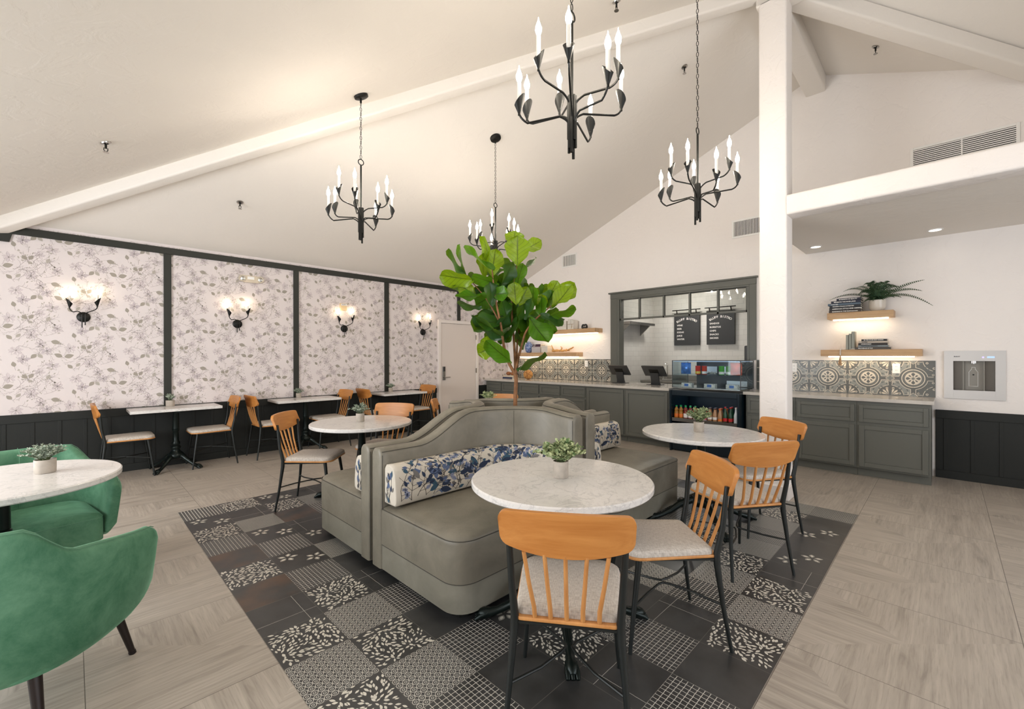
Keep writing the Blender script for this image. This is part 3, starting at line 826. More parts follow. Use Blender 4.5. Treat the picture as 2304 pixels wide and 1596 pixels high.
# ---- hanging menu boards
WHT = plain('white_lettering', srgb(238, 236, 230), .6)
def menu(yc, zc, lines, lab):
    t = thing('menu_board', lab, 'sign', (8.93, yc, zc), 0, 'black menu boards on the tiled kitchen wall')
    b = B(); b.box(-.012, .012, -.262, .262, -.33, .33); obj('board', b, plain('blackboard', srgb(50, 51, 52), .6), t, bevel=.002)
    b = B(); b.tube([(-.03, -.29, .40), (-.03, .29, .40)], .011, mi=0)
    for s_ in (-1, 1): b.tube([(-.03, s_*.2, .40), (-.01, s_*.2, .325)], .012)
    b.box(-.018, .013, -.262, .262, .29, .335)
    obj('hanging_rail', b, M['black'], t)
    # arched heading
    word = 'BLUFF BISTRO'; R_ = .36; n = len(word)
    for k, ch in enumerate(word):
        if ch == ' ': continue
        a = (k-(n-1)/2)/(n-1)*1.12
        y = -math.sin(a)*R_; z = .215+math.cos(a)*R_-R_
        text('heading_letter', ch, .062, (-.0135, y, z), (0, -math.cos(a), -math.sin(a)), (0, -math.sin(a), math.cos(a)), WHT, t, align='CENTER', bold=.0012)
    for k, l in enumerate(lines):
        text('menu_line', l, .046, (-.0135, .2, .085-k*.072), (0, -1, 0), (0, 0, 1), WHT, t, bold=.0012)
    return t
menu(3.79, 1.95, ['WINE', 'BEER', 'SODAS', 'JUICE', 'WATER'], 'black menu board listing wine, beer, sodas, juice and water')
menu(3.125, 1.955, ['SANDOS', 'BURRITOS', 'CHIPS', 'SNACKS', 'SMORES'], 'black menu board listing sandos, burritos, chips, snacks and smores')
# ---- drinks cooler with glass case on top
cooler = plain('dark_teal_cooler', srgb(15, 32, 42), .25, .3)
t = thing('drinks_cooler', 'dark teal open drinks cooler with glass display case on top', 'cooler', (6.63, 2.44, 0))
b = B()
b.box(-.36, .30, -.485, -.455, 0, .90); b.box(-.36, .30, .455, .485, 0, .90); b.box(.27, .30, -.455, .455, 0, .9)
b.box(-.34, .27, -.455, .455, .02, .40); b.box(-.35, .27, -.455, .455, .82, .90)
b.box(-.30, .2, -.44, .44, 0, .02)
obj('body', b, cooler, t, bevel=.006)
b = B(); b.box(-.33, .25, -.45, .45, .452, .466); b.box(-.345, -.33, -.45, .45, .44, .49)
obj('shelf', b, M['steel'], t)
b = B()
for k in range(3): b.box(-.34, -.335, -.455, .455, .36+k*.022, .366+k*.022)
obj('grille', b, M['steel'], t)
for z0, z1, nm_ in ((.925, .94, 'case_floor'), (1.12, 1.132, 'case_shelf')):
    b = B(); b.box(-.26, .26, -.47, .47, z0, z1); obj(nm_, b, M['steel'] if z0 < 1 else M['glass2'], t)
b = B()
b.box(-.28, -.274, -.475, .475, .93, 1.335); b.box(-.28, .28, .47, .475, .93, 1.335); b.box(-.28, .28, -.475, -.47, .93, 1.335); b.box(-.28, .28, -.475, .475, 1.33, 1.336)
obj('glass_case', b, M['glass2'], t)
b = B(); b.box(.262, .27, -.47, .33, .94, 1.31); obj('case_back', b, M['dkgrey'], t)
b = B(); b.box(.25, .258, -.30, -.05, 1.14, 1.24); b.box(.25, .258, .02, .24, 1.14, 1.24); b.box(.25, .258, -.40, -.12, .95, 1.03); obj('price_card', b, M['offw'], t)
b = B()
for x_, y_ in ((-.28, -.475), (-.28, .475), (.28, -.475), (.28, .475)): b.box(x_-.004, x_+.004, y_-.004, y_+.004, .93, 1.337)
for y_ in (-.475, .475): b.box(-.28, .28, y_-.004, y_+.004, 1.329, 1.337)
for x_ in (-.28, .28): b.box(x_-.004, x_+.004, -.475, .475, 1.329, 1.337)
obj('case_edges', b, M['dkgrey'], t)
b = B(); b.box(-.24, .26, -.46, .46, 1.318, 1.324); obj('case_lamp', b, emit('cool_case_led', (.55, .75, 1, 1), .6), t)
b = B(); b.box(-.2, .2, -.4, .4, .812, .819); obj('lamp', b, emit('cooler_led', (.7, .85, 1, 1), 1.2), t)
# ---- bottles
def bottle(prof, body, capc, lab, cat='bottle', lblc=None, capz=None, label_z=None):
    t = thing('drink_bottle', lab, cat, (0, 0, -5), 0)
    b = B(); b.lathe(prof, 14); obj('body', b, body, t, smooth=True)
    r, z = prof[-1]; z = prof[-1][1]; rr_ = prof[-2][0]
    b = B(); b.lathe([(rr_*1.15, z-.004), (rr_*1.2, z+.014), (0, z+.016)], 14); obj('cap', b, capc, t, smooth=True)
    if lblc:
        rm = max(p[0] for p in prof)
        b = B(); b.lathe([(rm+.0008, label_z[0]), (rm+.0008, label_z[1])], 14); obj('label', b, lblc, t, smooth=True, normals=False)
    return t
pj1 = [(0, 0), (.028, .002), (.031, .012), (.031, .10), (.026, .125), (.031, .135), (.022, .158), (.013, .17), (.013, .185), (0, .185)]
pc1 = [(0, 0), (.027, .002), (.030, .012), (.030, .10), (.022, .14), (.016, .165), (.018, .185), (0, .185)]
pw1 = [(0, 0), (.026, .002), (.028, .01), (.028, .12), (.015, .17), (.012, .205), (.012, .215), (0, .215)]
C_ = lambda n, *c: plain(n, srgb(*c), .25)
amber = C_('amber_juice', 160, 112, 44); rubyj = C_('ruby_juice', 120, 36, 30); grn = C_('green_cap', 30, 150, 84); coffee = C_('coffee_milk', 168, 128, 92); dkcap = C_('brown_cap', 70, 52, 50)
redc = C_('red_cap', 190, 34, 36); gglass = C_('green_bottle_glass', 24, 70, 44); bluew = C_('pale_bottle', 208, 216, 226); orl = C_('orange_label', 224, 120, 50); whl = C_('white_label', 226, 222, 218); rdl = C_('red_label', 190, 40, 44); pinkc = C_('pink_label', 196, 70, 96); orcap = C_('orange_cap', 196, 92, 42)
protos = {
 'J': bottle(pj1, amber, grn, 'x', lblc=orl, label_z=(.03, .08)), 'R': bottle(pj1, rubyj, grn, 'x', lblc=whl, label_z=(.03, .09)),
 'K': bottle(pc1, coffee, dkcap, 'x', lblc=whl, label_z=(.04, .075)), 'O': bottle(pc1, coffee, orcap, 'x', lblc=orl, label_z=(.03, .055)),
 'G': bottle(pw1, gglass, redc, 'x', lblc=rdl, label_z=(.03, .075)), 'W': bottle(pw1, bluew, whl, 'x', lblc=None), 'P': bottle([(0, 0), (.026, .002), (.028, .01), (.028, .08), (.02, .105), (.02, .12), (0, .12)], C_('red_white_can', 200, 180, 184), redc, 'x', lblc=pinkc, label_z=(.03, .07))}
desc = {'J': 'amber juice bottle with green cap', 'R': 'dark red juice bottle with green cap', 'K': 'milky coffee bottle with brown cap', 'O': 'milky coffee bottle with orange cap', 'G': 'green glass bottle with red cap', 'W': 'clear pale bottle with white cap', 'P': 'short pink and white bottle'}
rowf = 'JJRRPPPKKOGGW'; rowb = 'JJRJPPKKOOGG'
used = set()
cnt = 0
for row, xx, off, rn in ((rowf, -.27, 0, 'front row'), (rowb, -.19, .03, 'second row')):
    n = len(row); seen = {}
    for k, ch in enumerate(row):
        y = 2.44 + .415 - off - k*.83/(n-1)*(1-.04*(off > 0)); seen[ch] = seen.get(ch, 0)+1
        tot = row.count(ch)
        pos = '' if tot == 1 else (', leftmost of its kind' if seen[ch] == 1 else (', rightmost of its kind' if seen[ch] == tot else ', middle of its kind'))
        lab = '%s, cooler %s%s' % (desc[ch], rn, pos)
        o = protos[ch]
        if ch in used: o = copy_tree(o)
        used.add(ch); o.location = (6.63+xx, y, .4665); o.rotation_euler.z = k*1.3; o['label'] = lab; o['category'] = 'bottle'; o['group'] = 'bottles standing in the drinks cooler'
# ---- snacks in the glass case
def snack(name, lab, cat, y, x, z, build, mats, **k):
    b = B(); build(b); o = obj(name, b, mats, None, **k); o.location = (x, y, z); tag(o, lab, cat, 'snacks in the glass display case'); return o
def tub(b): b.lathe([(0, 0), (.034, 0), (.036, .005), (.036, .12), (.037, .125), (0, .127)], 18); b.lathe([(.0368, .01), (.0368, .045)], 18, mi=1)
snack('snack_tub', 'red crisp tub on the upper shelf of the display case', 'snack tub', 2.58, 6.47, 1.1325, tub, [C_('red_tub', 196, 44, 36), C_('tub_band', 216, 180, 60)], smooth=True)
snack('snack_tub', 'second red crisp tub standing behind the first', 'snack tub', 2.50, 6.50, 1.1325, tub, [C_('red_tub2', 190, 60, 44), C_('tub_band2', 226, 226, 220)], smooth=True)
snack('snack_tub', 'green crisp tub on the upper shelf of the display case', 'snack tub', 2.25, 6.47, 1.1325, tub, [C_('green_tub', 70, 160, 60), C_('tub_band3', 216, 216, 210)], smooth=True)
snack('snack_tub', 'second green crisp tub standing behind the first', 'snack tub', 2.17, 6.51, 1.1325, tub, [C_('green_tub2', 84, 140, 78), C_('tub_band4', 200, 206, 190)], smooth=True)
def bag(b):
    b.grid(lambda u, v: ((math.sin(PI*u)*math.sin(PI*v))**.6*.03, (u-.5)*.15, v*.17), 8, 8); b.grid(lambda u, v: (-(math.sin(PI*u)*math.sin(PI*v))**.6*.03, (u-.5)*.15, v*.17), 8, 8)
snack('crisp_bag', 'orange and red crisp bag in the right corner of the display case', 'snack bag', 2.06, 6.48, 1.1325, bag, plain('shiny_orange_foil', srgb(206, 72, 38), .25, .3, var=(14, .5)), smooth=True)
def nuts(b):
    r = random.Random(2)
    for k in range(26): b.lathe([(0, -.009), (.009, 0), (0, .009)], 6, (r.uniform(-.05, .05), r.uniform(-.06, .06), .01+r.uniform(0, .03)))
snack('wrapped_sweets', 'heap of small wrapped sweets between red and green tubs', 'sweets', 2.37, 6.47, 1.1325, nuts, plain('clear_wrap', srgb(190, 184, 168), .2, .3))
def box_(b):
    b.prism(fillet([(-.045, -.08), (.045, -.08), (.045, .08), (-.045, .08)], .015, 3), 0, .06, lambda x, y, z: (x, y, z), mi=0); b.box(-.0465, -.0455, -.03, .03, .012, .05, mi=1)
for y, lab in ((2.73, 'white and blue snack packet at the left end of the lower case shelf'), (2.40, 'clear snack box with blue label in the middle of the lower case shelf'), (2.10, 'clear snack box with dark lid at the right of the lower case shelf')):
    snack('snack_box', lab, 'snack box', y, 6.46, .9405, box_, [plain('clear_tub', srgb(206, 204, 196), .2, var=(40, .3)), C_('blue_sticker', 70, 110, 180)], bevel=.003)
snack('snack_pouch', 'blue hanging snack pouches at the left of the upper case shelf', 'snack pouch', 2.78, 6.52, 1.1325, bag, plain('blue_foil', srgb(70, 120, 190), .25, .3, var=(16, .5)), smooth=True)
# ---- outlets
for (y, z, lab) in ((.427, 1.245, 'white outlet plate on the tiles near the end of the short worktop'), (1.493, 1.24, 'white outlet plate on the tiles beside the column'), (4.963, 1.255, 'white switch plate on the tiles left of the serving window')):
    t = thing('outlet', lab, 'outlet', (D-.0095, y, z))
    b = B(); b.box(-.006, .0, -.036, .036, -.06, .06); obj('cover_plate', b, M['offw'], t, bevel=.002)
    b = B()
    for dz in (-.022, .022):
        b.box(-.0075, -.006, -.016, .016, dz-.016, dz+.016)
    obj('socket', b, M['offw'], t)
    b = B()
    for dz in (-.022, .022):
        for dy in (-.006, .006): b.box(-.0082, -.0073, dy-.0015, dy+.0015, dz-.004, dz+.006)
    obj('slots', b, M['dkgrey'], t)
# ---- water bottle filler set in the wall
t = thing('water_bottle_filler', 'white framed steel water bottle filler set in the wall', 'water dispenser', (D, -.22, 1.185))
b = B(); y0, y1, z0, z1 = -.236, .236, -.27, .27; a0, a1, c0, c1 = -.16, .16, -.172, .155
for q in ((y0, a0, z0, z1), (a1, y1, z0, z1), (a0, a1, z0, c0), (a0, a1, c1, z1)): b.box(-.022, 0, q[0], q[1], q[2], q[3])
obj('frame', b, plain('pearl_frame', srgb(206, 204, 202), .35, .2), t, bevel=.001)
b = B(); b.box(.10, .11, a0, a1, c0, c1); b.box(0, .10, a0-.004, a0, c0, c1); b.box(0, .10, a1, a1+.004, c0, c1); b.box(0, .10, a0, a1, c1, c1+.004); b.box(-.015, .10, a0, a1, c0-.012, c0)
obj('niche', b, plain('brushed_steel', srgb(104, 99, 92), .35, .8), t)
b = B(); b.box(.04, .10, -.085, -.075, c0, c1); b.box(.04, .10, .075, .085, c0, c1); b.box(.088, .10, -.075, .075, c0, c1); obj('panel', b, plain('satin_steel_panel', srgb(132, 128, 120), .4, .5), t)
b = B(); pts = [(-.035, -.13), (.035, -.13), (.035, .03), (.014, .065), (.014, .085), (-.014, .085), (-.014, .065), (-.035, .03), (-.035, -.13)]
b.tube([(.085, y, z) for y, z in pts], .0025, 6); obj('bottle_outline', b, M['offw'], t)
b = B(); b.tube([(.05, 0, c1), (.05, 0, c1-.03)], .008); b.tube([(.05, .014, c1), (.05, .014, c1-.025)], .005); b.tube([(.05, -.014, c1), (.05, -.014, c1-.025)], .005); obj('nozzle', b, M['chrome'], t)
b = B(); b.lathe([(0, 0), (.008, 0), (.008, .004), (0, .004)], 12, M=Matrix.Translation((.088, 0, 0)) @ Matrix.Rotation(-PI/2, 4, 'Y')); obj('sensor', b, M['black'], t)
b = B(); b.box(-.0235, -.0222, -.155, -.10, .19, .207); obj('display', b, emit('blue_display', (.35, .5, 1, 1), 1.6), t)
b = B(); b.lathe([(0, 0), (.008, 0), (.008, .0015), (0, .0015)], 14, M=Matrix.Translation((-.0222, -.07, .197)) @ Matrix.Rotation(-PI/2, 4, 'Y')); obj('indicator', b, emit('violet_led', (.35, .3, 1, 1), 2.5), t)
text('lettering', 'ELKAY', .017, (-.0226, .155, .205), (0, -1, 0), (0, 0, 1), M['dkgrey'], t, bold=.0006)
# ---- floating shelves with light strips
def shelf(y0, y1, z1, lab, y0l, y1l):
    t = thing('floating_shelf', lab, 'shelf', (D-.125, (y0+y1)/2, z1-.08), 0, 'floating oak shelves with light strips'); c = (y0+y1)/2
    b = B(); b.box(-.125, .125, y0-c, y1-c, .0, .08); obj('board', b, M['shelf'], t, bevel=.003)
    b = B(); b.box(-.02, .02, y0l-c, y1l-c, -.014, -.001); obj('light_strip', b, M['led'], t)
    return t
shelf(.435, 1.078, 1.945, 'upper short oak wall shelf holding the fern, lit below', .49, 1.03)
shelf(.19, 1.148, 1.477, 'longer oak wall shelf above the short worktop, lit below', .26, 1.08)
shelf(4.60, 6.10, 1.925, 'upper oak wall shelf left of the serving window, lit below', 4.63, 6.05)
shelf(5.05, 6.72, 1.475, 'lower oak wall shelf above the long backsplash, lit below', 5.08, 6.68)
# ---- books
def book(y, x, z, L, Dp, H, col, lab, grp, txt=None, rz=0, upright=False, tcol=None, first=[0]):
    t = thing('book', lab, 'book', (x, y, z), rz, grp)
    cm = col if not isinstance(col, tuple) else plain('book_cover', srgb(*col), .5)
    b = B()
    if upright:
        b.box(-Dp/2, -Dp/2+.003, -L/2, L/2, 0, H); b.box(-Dp/2, Dp/2, -L/2, -L/2+.003, 0, H); b.box(-Dp/2, Dp/2, L/2-.003, L/2, 0, H)
    else:
        b.box(-Dp/2, -Dp/2+.003, -L/2, L/2, 0, H); b.box(-Dp/2, Dp/2, -L/2, L/2, 0, .003); b.box(-Dp/2, Dp/2, -L/2, L/2, H-.003, H)
    obj('cover', b, cm, t, bevel=.001)
    b = B()
    if upright: b.box(-Dp/2+.003, Dp/2-.004, -L/2+.003, L/2-.003, .003, H-.003)
    else: b.box(-Dp/2+.003, Dp/2-.004, -L/2+.004, L/2-.004, .003, H-.003)
    obj('pages', b, PAGES, t)
    if txt:
        text('title', txt, H*.62, (-Dp/2-.0004, L*.40, H/2), (0, -1, 0), (0, 0, 1), tcol or WHT, t, bold=.0006)
    return t
PAGES = plain('book_pages', srgb(226, 218, 202), .8)
xx = 6.93
z = 1.9455
GB = 'book stack on the upper right shelf'
for k, (L, H, c, dy, lab, tx) in enumerate(((.325, .030, (66, 54, 46), 0, 'brown book at the bottom of the stack beside the fern', 'GARDENS IN THE Enlightenment'), (.318, .034, (40, 40, 42), .0, 'thick black book, second from bottom of the stack beside the fern', 'AMERICAN STYLE AND DESIGN'),
        (.315, .026, (38, 42, 50), -.002, 'thin charcoal book, third from bottom beside the fern', 'MODERN ITALIAN INTERIORS'), (.33, .026, (88, 106, 122), .008, 'blue-grey book in the middle of the stack beside the fern', 'CURATED'), (.30, .030, (30, 34, 56), -.01, 'navy book, second from top of the stack beside the fern', 'BENEATH THE RIVER JADE'), (.245, .028, (28, 30, 50), -.04, 'short navy book on top of the stack beside the fern', 'IN SEARCH OF BEAUTY'))):
    book(.90+dy, xx, z, L, .2, H, c, lab, GB, tx); z += H+.0006
z = 1.4775
GB = 'book stack on the lower right shelf'
for k, (L, H, c, dy, lab, tx, tc) in enumerate(((.34, .028, (84, 78, 72), .005, 'grey-brown Provence style book at the bottom of the lower stack', 'PROVENCE STYLE', None), (.285, .024, (132, 140, 142), 0, 'pale blue-grey book, second from bottom of the lower stack', 'THE ITALIAN GARDENS', 'd'),
        (.275, .024, (48, 42, 40), .002, 'black hydrangeas book in the middle of the lower stack', 'HYDRANGEAS', None), (.27, .024, (198, 186, 172), .0, 'cream book, second from top of the lower stack', 'Versailles', 'd'), (.24, .022, (36, 38, 42), -.01, 'thin dark book on top of the lower stack', 'IN THE HOUSE AND GARDEN', None))):
    book(.625+dy, 6.92, z, L, .2, H, c, lab, GB, tx, tcol=M['dkgrey'] if tc else None); z += H+.0006
for k, (y, H, th_) in enumerate(((.878, .185, .026), (.850, .20, .026), (.82, .225, .032))):
    book(y, 6.93, 1.4775, th_, .15, H, (150, 152, 142), 'sage grey upright book tied with string, %s of three' % ('shortest', 'middle height', 'tallest')[k], 'three upright books tied with string', upright=True)
# bead garland with tassel hanging over the shelf edge
t = thing('bead_garland', 'white bead garland with tan tassel hanging over the shelf edge', 'bead garland', (6.80, .90, 1.4775))
b = B()
for k in range(9): b.lathe([(0, -.007), (.006, -.004), (.008, 0), (.006, .004), (0, .007)], 10, (.05+.02*math.sin(k*.5), .02-k*.0145+.1*(k > 30), .0075))
for k in range(5): b.lathe([(0, -.007), (.006, -.004), (.008, 0), (.006, .004), (0, .007)], 10, (-.004 if k else .006, .04, -.002-k*.0155))
b.lathe([(0, -.007), (.006, -.004), (.008, 0), (.006, .004), (0, .007)], 10, (.025, .034, .008))
obj('beads', b, M['offw'], t, smooth=True)
b = B()
for k in range(26):
    a = k*2.4; r = .006+.020*((k % 7)/7)
    b.tube([(-.006, .04, -.075), (-.006+.006*math.cos(a), .04+.006*math.sin(a), -.10), (-.006+r*math.cos(a)*.8, .04+r*math.sin(a), -.185-.01*(k % 3))], .0016, 4)
b.lathe([(.004, -.072), (.009, -.08), (.007, -.10)], 10, (-.006, .04, 0))
obj('tassel', b, plain('tan_tassel', srgb(196, 160, 122), .9), t)
# left upper shelf
for k, (yy, c) in enumerate(((5.47, 0),)):
    pass
z = 1.9255
for k in range(5):
    book(5.40, 6.93, z, .20, .15, .033, (228, 222, 210), 'white book, %s of the stack on the upper left shelf' % ('bottom', 'second', 'middle', 'fourth', 'top')[k], 'white books stacked on the upper left shelf'); z += .0336
for k in range(4):
    book(5.255-k*.036, 6.93, 1.9255, .034, .15, .20-.008*k, (230, 224, 212), 'white upright book tied with twine, %s from the white stack' % ('first', 'second', 'third', 'fourth')[k], 'white upright books on the upper left shelf', upright=True)
b = B(); b.tube([(-.082, .07, .10), (-.085, 0, .10), (-.082, -.075, .10)], .003, 6); b.tube([(-.085, -.04, .10), (-.09, -.035, .02)], .0025, 5); b.tube([(-.085, -.04, .10), (-.09, -.045, .03)], .0025, 5)
o = obj('twine', b, plain('jute_twine', srgb(170, 140, 100), .9)); o.location = (6.93, 5.20, 1.9255); tag(o, 'brown twine tied round the white upright books', 'twine')
# black knot ornament
t = B(); 
pts = [Vector((.012*math.sin(2*a), .052*math.cos(a)*1.0, .046+.030*math.sin(a)+.01*math.sin(3*a))) for a in [2*PI*k/40 for k in range(40)]]
t.tube(pts, .018, 10, closed=True)
o = obj('knot_ornament', t, plain('black_ceramic', srgb(38, 38, 36), .3), smooth=True); o.location = (6.9, 4.90, 1.9255); tag(o, 'black looped knot ornament at the end of the upper left shelf', 'ornament')
# left lower shelf
b = B(); b.lathe([(0, 0), (.045, 0), (.07, .03), (.085, .08), (.088, .13), (.075, .18), (.045, .215), (.03, .225), (.03, .24), (.0, .24)], 28)
n_ = N('blue_white_speckle'); f_ = n_.noise(n_.coord(), 60, 3); n_.base(n_.ramp(f_, [(.42, srgb(64, 92, 150)), (.56, srgb(150, 166, 200))]), .25)
o = obj('vase', b, n_.m, smooth=True); o.location = (6.93, 6.37, 1.4755); tag(o, 'round blue speckled vase on the lower left shelf behind the fig tree', 'vase')
z = 1.4755
for k in range(4):
    book(6.10, 6.93, z, .24, .16, .030, (206, 200, 200), 'pale grey book, %s of the stack beside the blue vase' % ('bottom', 'second', 'third', 'top')[k], 'pale grey books beside the blue vase'); z += .0306
for k in range(2):
    book(6.09-.01*k, 6.93, z, .22-.01*k, .15, .026, (86, 56, 76) if k == 0 else (56, 34, 58), '%s plum book lying on the pale grey stack' % ('lower', 'upper')[k], 'plum books on the lower left shelf', 'DESIGN'); z += .0266
z = 1.4755
for k in range(4):
    book(5.87, 6.93, z, .17, .15, .034, (232, 226, 214), 'white book, %s of the short stack next to the driftwood' % ('bottom', 'second', 'third', 'top')[k], 'white books next to the driftwood'); z += .0346
# driftwood
b = B(); r = random.Random(4)
def gn(pts, r0, r1):
    P_ = []
    for i in range(len(pts)-1):
        for k in range(4):
            t_ = k/4; P_.append(Vector(pts[i]).lerp(Vector(pts[i+1]), t_)+Vector((r.uniform(-1, 1), r.uniform(-1, 1), r.uniform(.2, 1)))*.006)
    P_.append(Vector(pts[-1])); n = len(P_)
    b.tube(P_, [(r0+(r1-r0)*i/(n-1))*r.uniform(.8, 1.3) for i in range(n)], 8)
gn([(0, .24, .028), (.01, .12, .036), (-.01, 0, .035), (0, -.12, .03), (.01, -.2, .06), (0, -.30, .10)], .024, .010)
gn([(0, .22, .026), (-.02, .1, .026), (-.03, -.02, .026), (-.02, -.14, .024)], .02, .014)
gn([(0, .20, .03), (.0, .23, .08), (.01, .27, .15)], .016, .006); gn([(0, .04, .03), (.01, .0, .08), (0, .03, .12)], .014, .007); gn([(.0, -.05, .03), (.03, -.10, .05), (.02, -.18, .03)], .018, .010)
o = obj('driftwood', b, plain('golden_driftwood', srgb(196, 152, 92), .6, var=(30, .3), nb=(60, .4, .004)), smooth=True); o.location = (6.92, 5.47, 1.4775); tag(o, 'gnarled golden driftwood branch on the lower left shelf', 'ornament')
# things on the long worktop
b = B(); b.lathe([(.10*math.sin(a), .10-.10*math.cos(a)) for a in [PI*k/14 for k in range(15)]], 24)
n_ = N('woven_rattan'); x_ = n_.sep(n_.coord()); f_ = n_.math('SINE', n_.math('MULTIPLY', n_.math('ADD', x_[2], n_.math('MULTIPLY', x_[1], 1.4)), 260)); n_.base(n_.ramp(n_.math('MULTIPLY_ADD', f_, .3, .5), [(.2, srgb(150, 98, 46)), (.7, srgb(214, 160, 92))]), .7); n_.bump(f_, .3, .002)
t = thing('rattan_ball', 'round woven rattan ball on the long worktop behind the tree trunk', 'ornament', (6.75, 6.23, .9155))
obj('ball', b, n_.m, t, smooth=True)
b = B()
for k in range(3):
    Mx = Matrix.Translation((0, 0, .10)) @ Matrix.Rotation(k*1.05+.3, 4, 'X') @ Matrix.Rotation(.5, 4, 'Y')
    b.tube([Mx @ Vector((.1012*math.cos(a), .1012*math.sin(a), 0)) for a in [2*PI*i/28 for i in range(28)]], .004, 6, closed=True)
obj('bands', b, M['bk_leaf'] if False else plain('rattan_band', srgb(120, 72, 34), .7), t, smooth=True)
z = .9155
for k, (L, H, c, lab) in enumerate(((.30, .03, (52, 62, 96), 'navy book at the bottom of the small stack on the long worktop'), (.27, .035, (222, 206, 182), 'cream book on the navy one at the wallpapered end of the worktop'))):
    book(6.80, 6.80, z, L, .2, H, c, lab, 'two books on the long worktop'); z += H+.0006
for k, (dy, dx, rr_) in enumerate(((.06, 0, .05), (-.05, .01, .045))):
    b = B(); b.lathe([(rr_*1.1*math.sin(a), rr_*.8-rr_*.8*math.cos(a)) for a in [PI*i/12 for i in range(13)]], 16)
    o = obj('seed_pod', b, plain('brown_pod', srgb(150, 96, 56), .7, nb=(70, .6, .006), var=(30, .35)), smooth=True); o.location = (6.80+dx, 6.80+dy, z); tag(o, '%s brown textured pod on top of the cream book' % ('larger', 'smaller')[k], 'ornament', 'pods on the book stack')
# ---- vents
def vent(y0, y1, z0, z1, vertical, lab, n_sl, mid=False):
    cyv, cz = (y0+y1)/2, (z0+z1)/2; hy, hz = (y1-y0)/2, (z1-z0)/2
    t = thing('air_vent', lab, 'vent', (D, cyv, cz), 0)
    b = B(); f = .028
    b.box(-.012, 0, -hy, -hy+f, -hz, hz); b.box(-.012, 0, hy-f, hy, -hz, hz); b.box(-.012, 0, -hy+f, hy-f, -hz, -hz+f); b.box(-.012, 0, -hy+f, hy-f, hz-f, hz)
    if mid: b.box(-.012, -.006, -.006, .006, -hz+f, hz-f)
    obj('frame', b, M['offw'], t, bevel=.002)
    b = B(); b.box(-.002, -.001, -hy+f, hy-f, -hz+f, hz-f); obj('backing', b, plain('dark_duct', srgb(28, 26, 24), .9), t)
    b = B()
    for k in range(n_sl):
        q = (k+.5)/n_sl
        if vertical: yy = -hy+f+q*(2*hy-2*f); w_ = (2*hy-2*f)/n_sl*.24; b.box(-.010, -.004, yy-w_, yy+w_, -hz+f, hz-f)
        else: zz = -hz+f+q*(2*hz-2*f); w_ = (2*hz-2*f)/n_sl*.27; b.box(-.010, -.004, -hy+f, hy-f, zz-w_, zz+w_)
    obj('slats', b, M['offw'], t)
vent(5.19, 5.565, 3.195, 3.46, True, 'small square white air vent high on the back wall', 14)
vent(1.72, 2.30, 3.175, 3.45, True, 'white air vent with vertical slats beside the top of the column', 26)
vent(-.56, .30, 3.25, 3.87, False, 'large white louvred return vent above the soffit beam', 26, True)
t = thing('kitchen_fill_lamp', 'unseen round ceiling lamp added to brighten the kitchen behind the serving window', 'ceiling lamp', (8.2, 3.6, 2.849))  # out of view, added to brighten the kitchen
b = B(); b.lathe([(0, -.05), (.12, -.045), (.16, -.02), (.165, 0)], 24); obj('diffuser', b, emit('kitchen_fill_glow', (1, .95, .88, 1), 62), t, smooth=True)
# ================================================================ lamps
def cup_mesh(r1=.034, h=.085, tilt=1):
    """leaf-like open cone, taller on the outer side"""
    b = B(); n = 18; V_ = []
    def top(a): return h*(1.0+.42*math.cos(a))
    for rr_, f in ((0, 0), (1, 1)):
        pass
    def fn(u, v):
        a = 2*PI*u; r = .007+(r1-.007)*v*(1+.12*math.cos(a))
        return (r*math.cos(a), r*math.sin(a), top(a)*v)
    b.grid(fn, n, 5)
    b.grid(lambda u, v: tuple(c*(.93 if i < 2 else 1)-(0 if i < 2 else -.001) for i, c in enumerate(fn(u, v))), n, 5)
    b.lathe([(.007, -.012), (.007, .004)], 10)
    return b
def bulb_mesh():
    b = B(); b.lathe([(.004, 0), (.0115, .008), (.0165, .024), (.0155, .042), (.009, .062), (.003, .078), (.0012, .092), (0, .094)], 8); return b
shared = {}
def sh(name, key, builder, mats, parent, mtx, smooth=True):
    if key not in shared:
        o = obj(name, builder(), mats, parent, smooth=smooth, normals=False); shared[key] = o.data
    else:
        o = bpy.data.objects.new(name, shared[key]); link(o, parent)
    o.matrix_local = mtx
    return o
def lamp_arm(root, path, r, az, cr, base, candle_h, cone_r, cone_h, key, lean=.10):
    """arm swung to azimuth az; its end at (cr, base)"""
    b = B(); pts = [Vector((math.cos(az)*p, math.sin(az)*p, z)) for p, z in path]
    b.tube(pts, r, 8)
    a = obj('arm', b, M['black'], root, smooth=True)
    top = pts[-1]
    Mz = Matrix.Translation(top) @ Matrix.Rotation(az+PI, 4, 'Z')
    sh('cup', key+'cup', lambda: cup_mesh(cone_r, cone_h), M['black'], a, Mz)
    def cnd(): c = B(); c.lathe([(.0115, 0), (.0115, candle_h), (0, candle_h)], 12); return c
    sh('candle_sleeve', key+'cnd', cnd, M['candle'], a, Matrix.Translation(top+Vector((0, 0, cone_h*.25))))
    sh('bulb', key+'bulb', bulb_mesh, M['bulb'], a, Matrix.Translation(top+Vector((0, 0, cone_h*.25+candle_h+.0005))))
    return a
def bez(p0, p1, p2, n=6):
    return [((1-t)**2*p0[0]+2*t*(1-t)*p1[0]+t*t*p2[0], (1-t)**2*p0[1]+2*t*(1-t)*p1[1]+t*t*p2[1]) for t in [i/n for i in range(n+1)]]
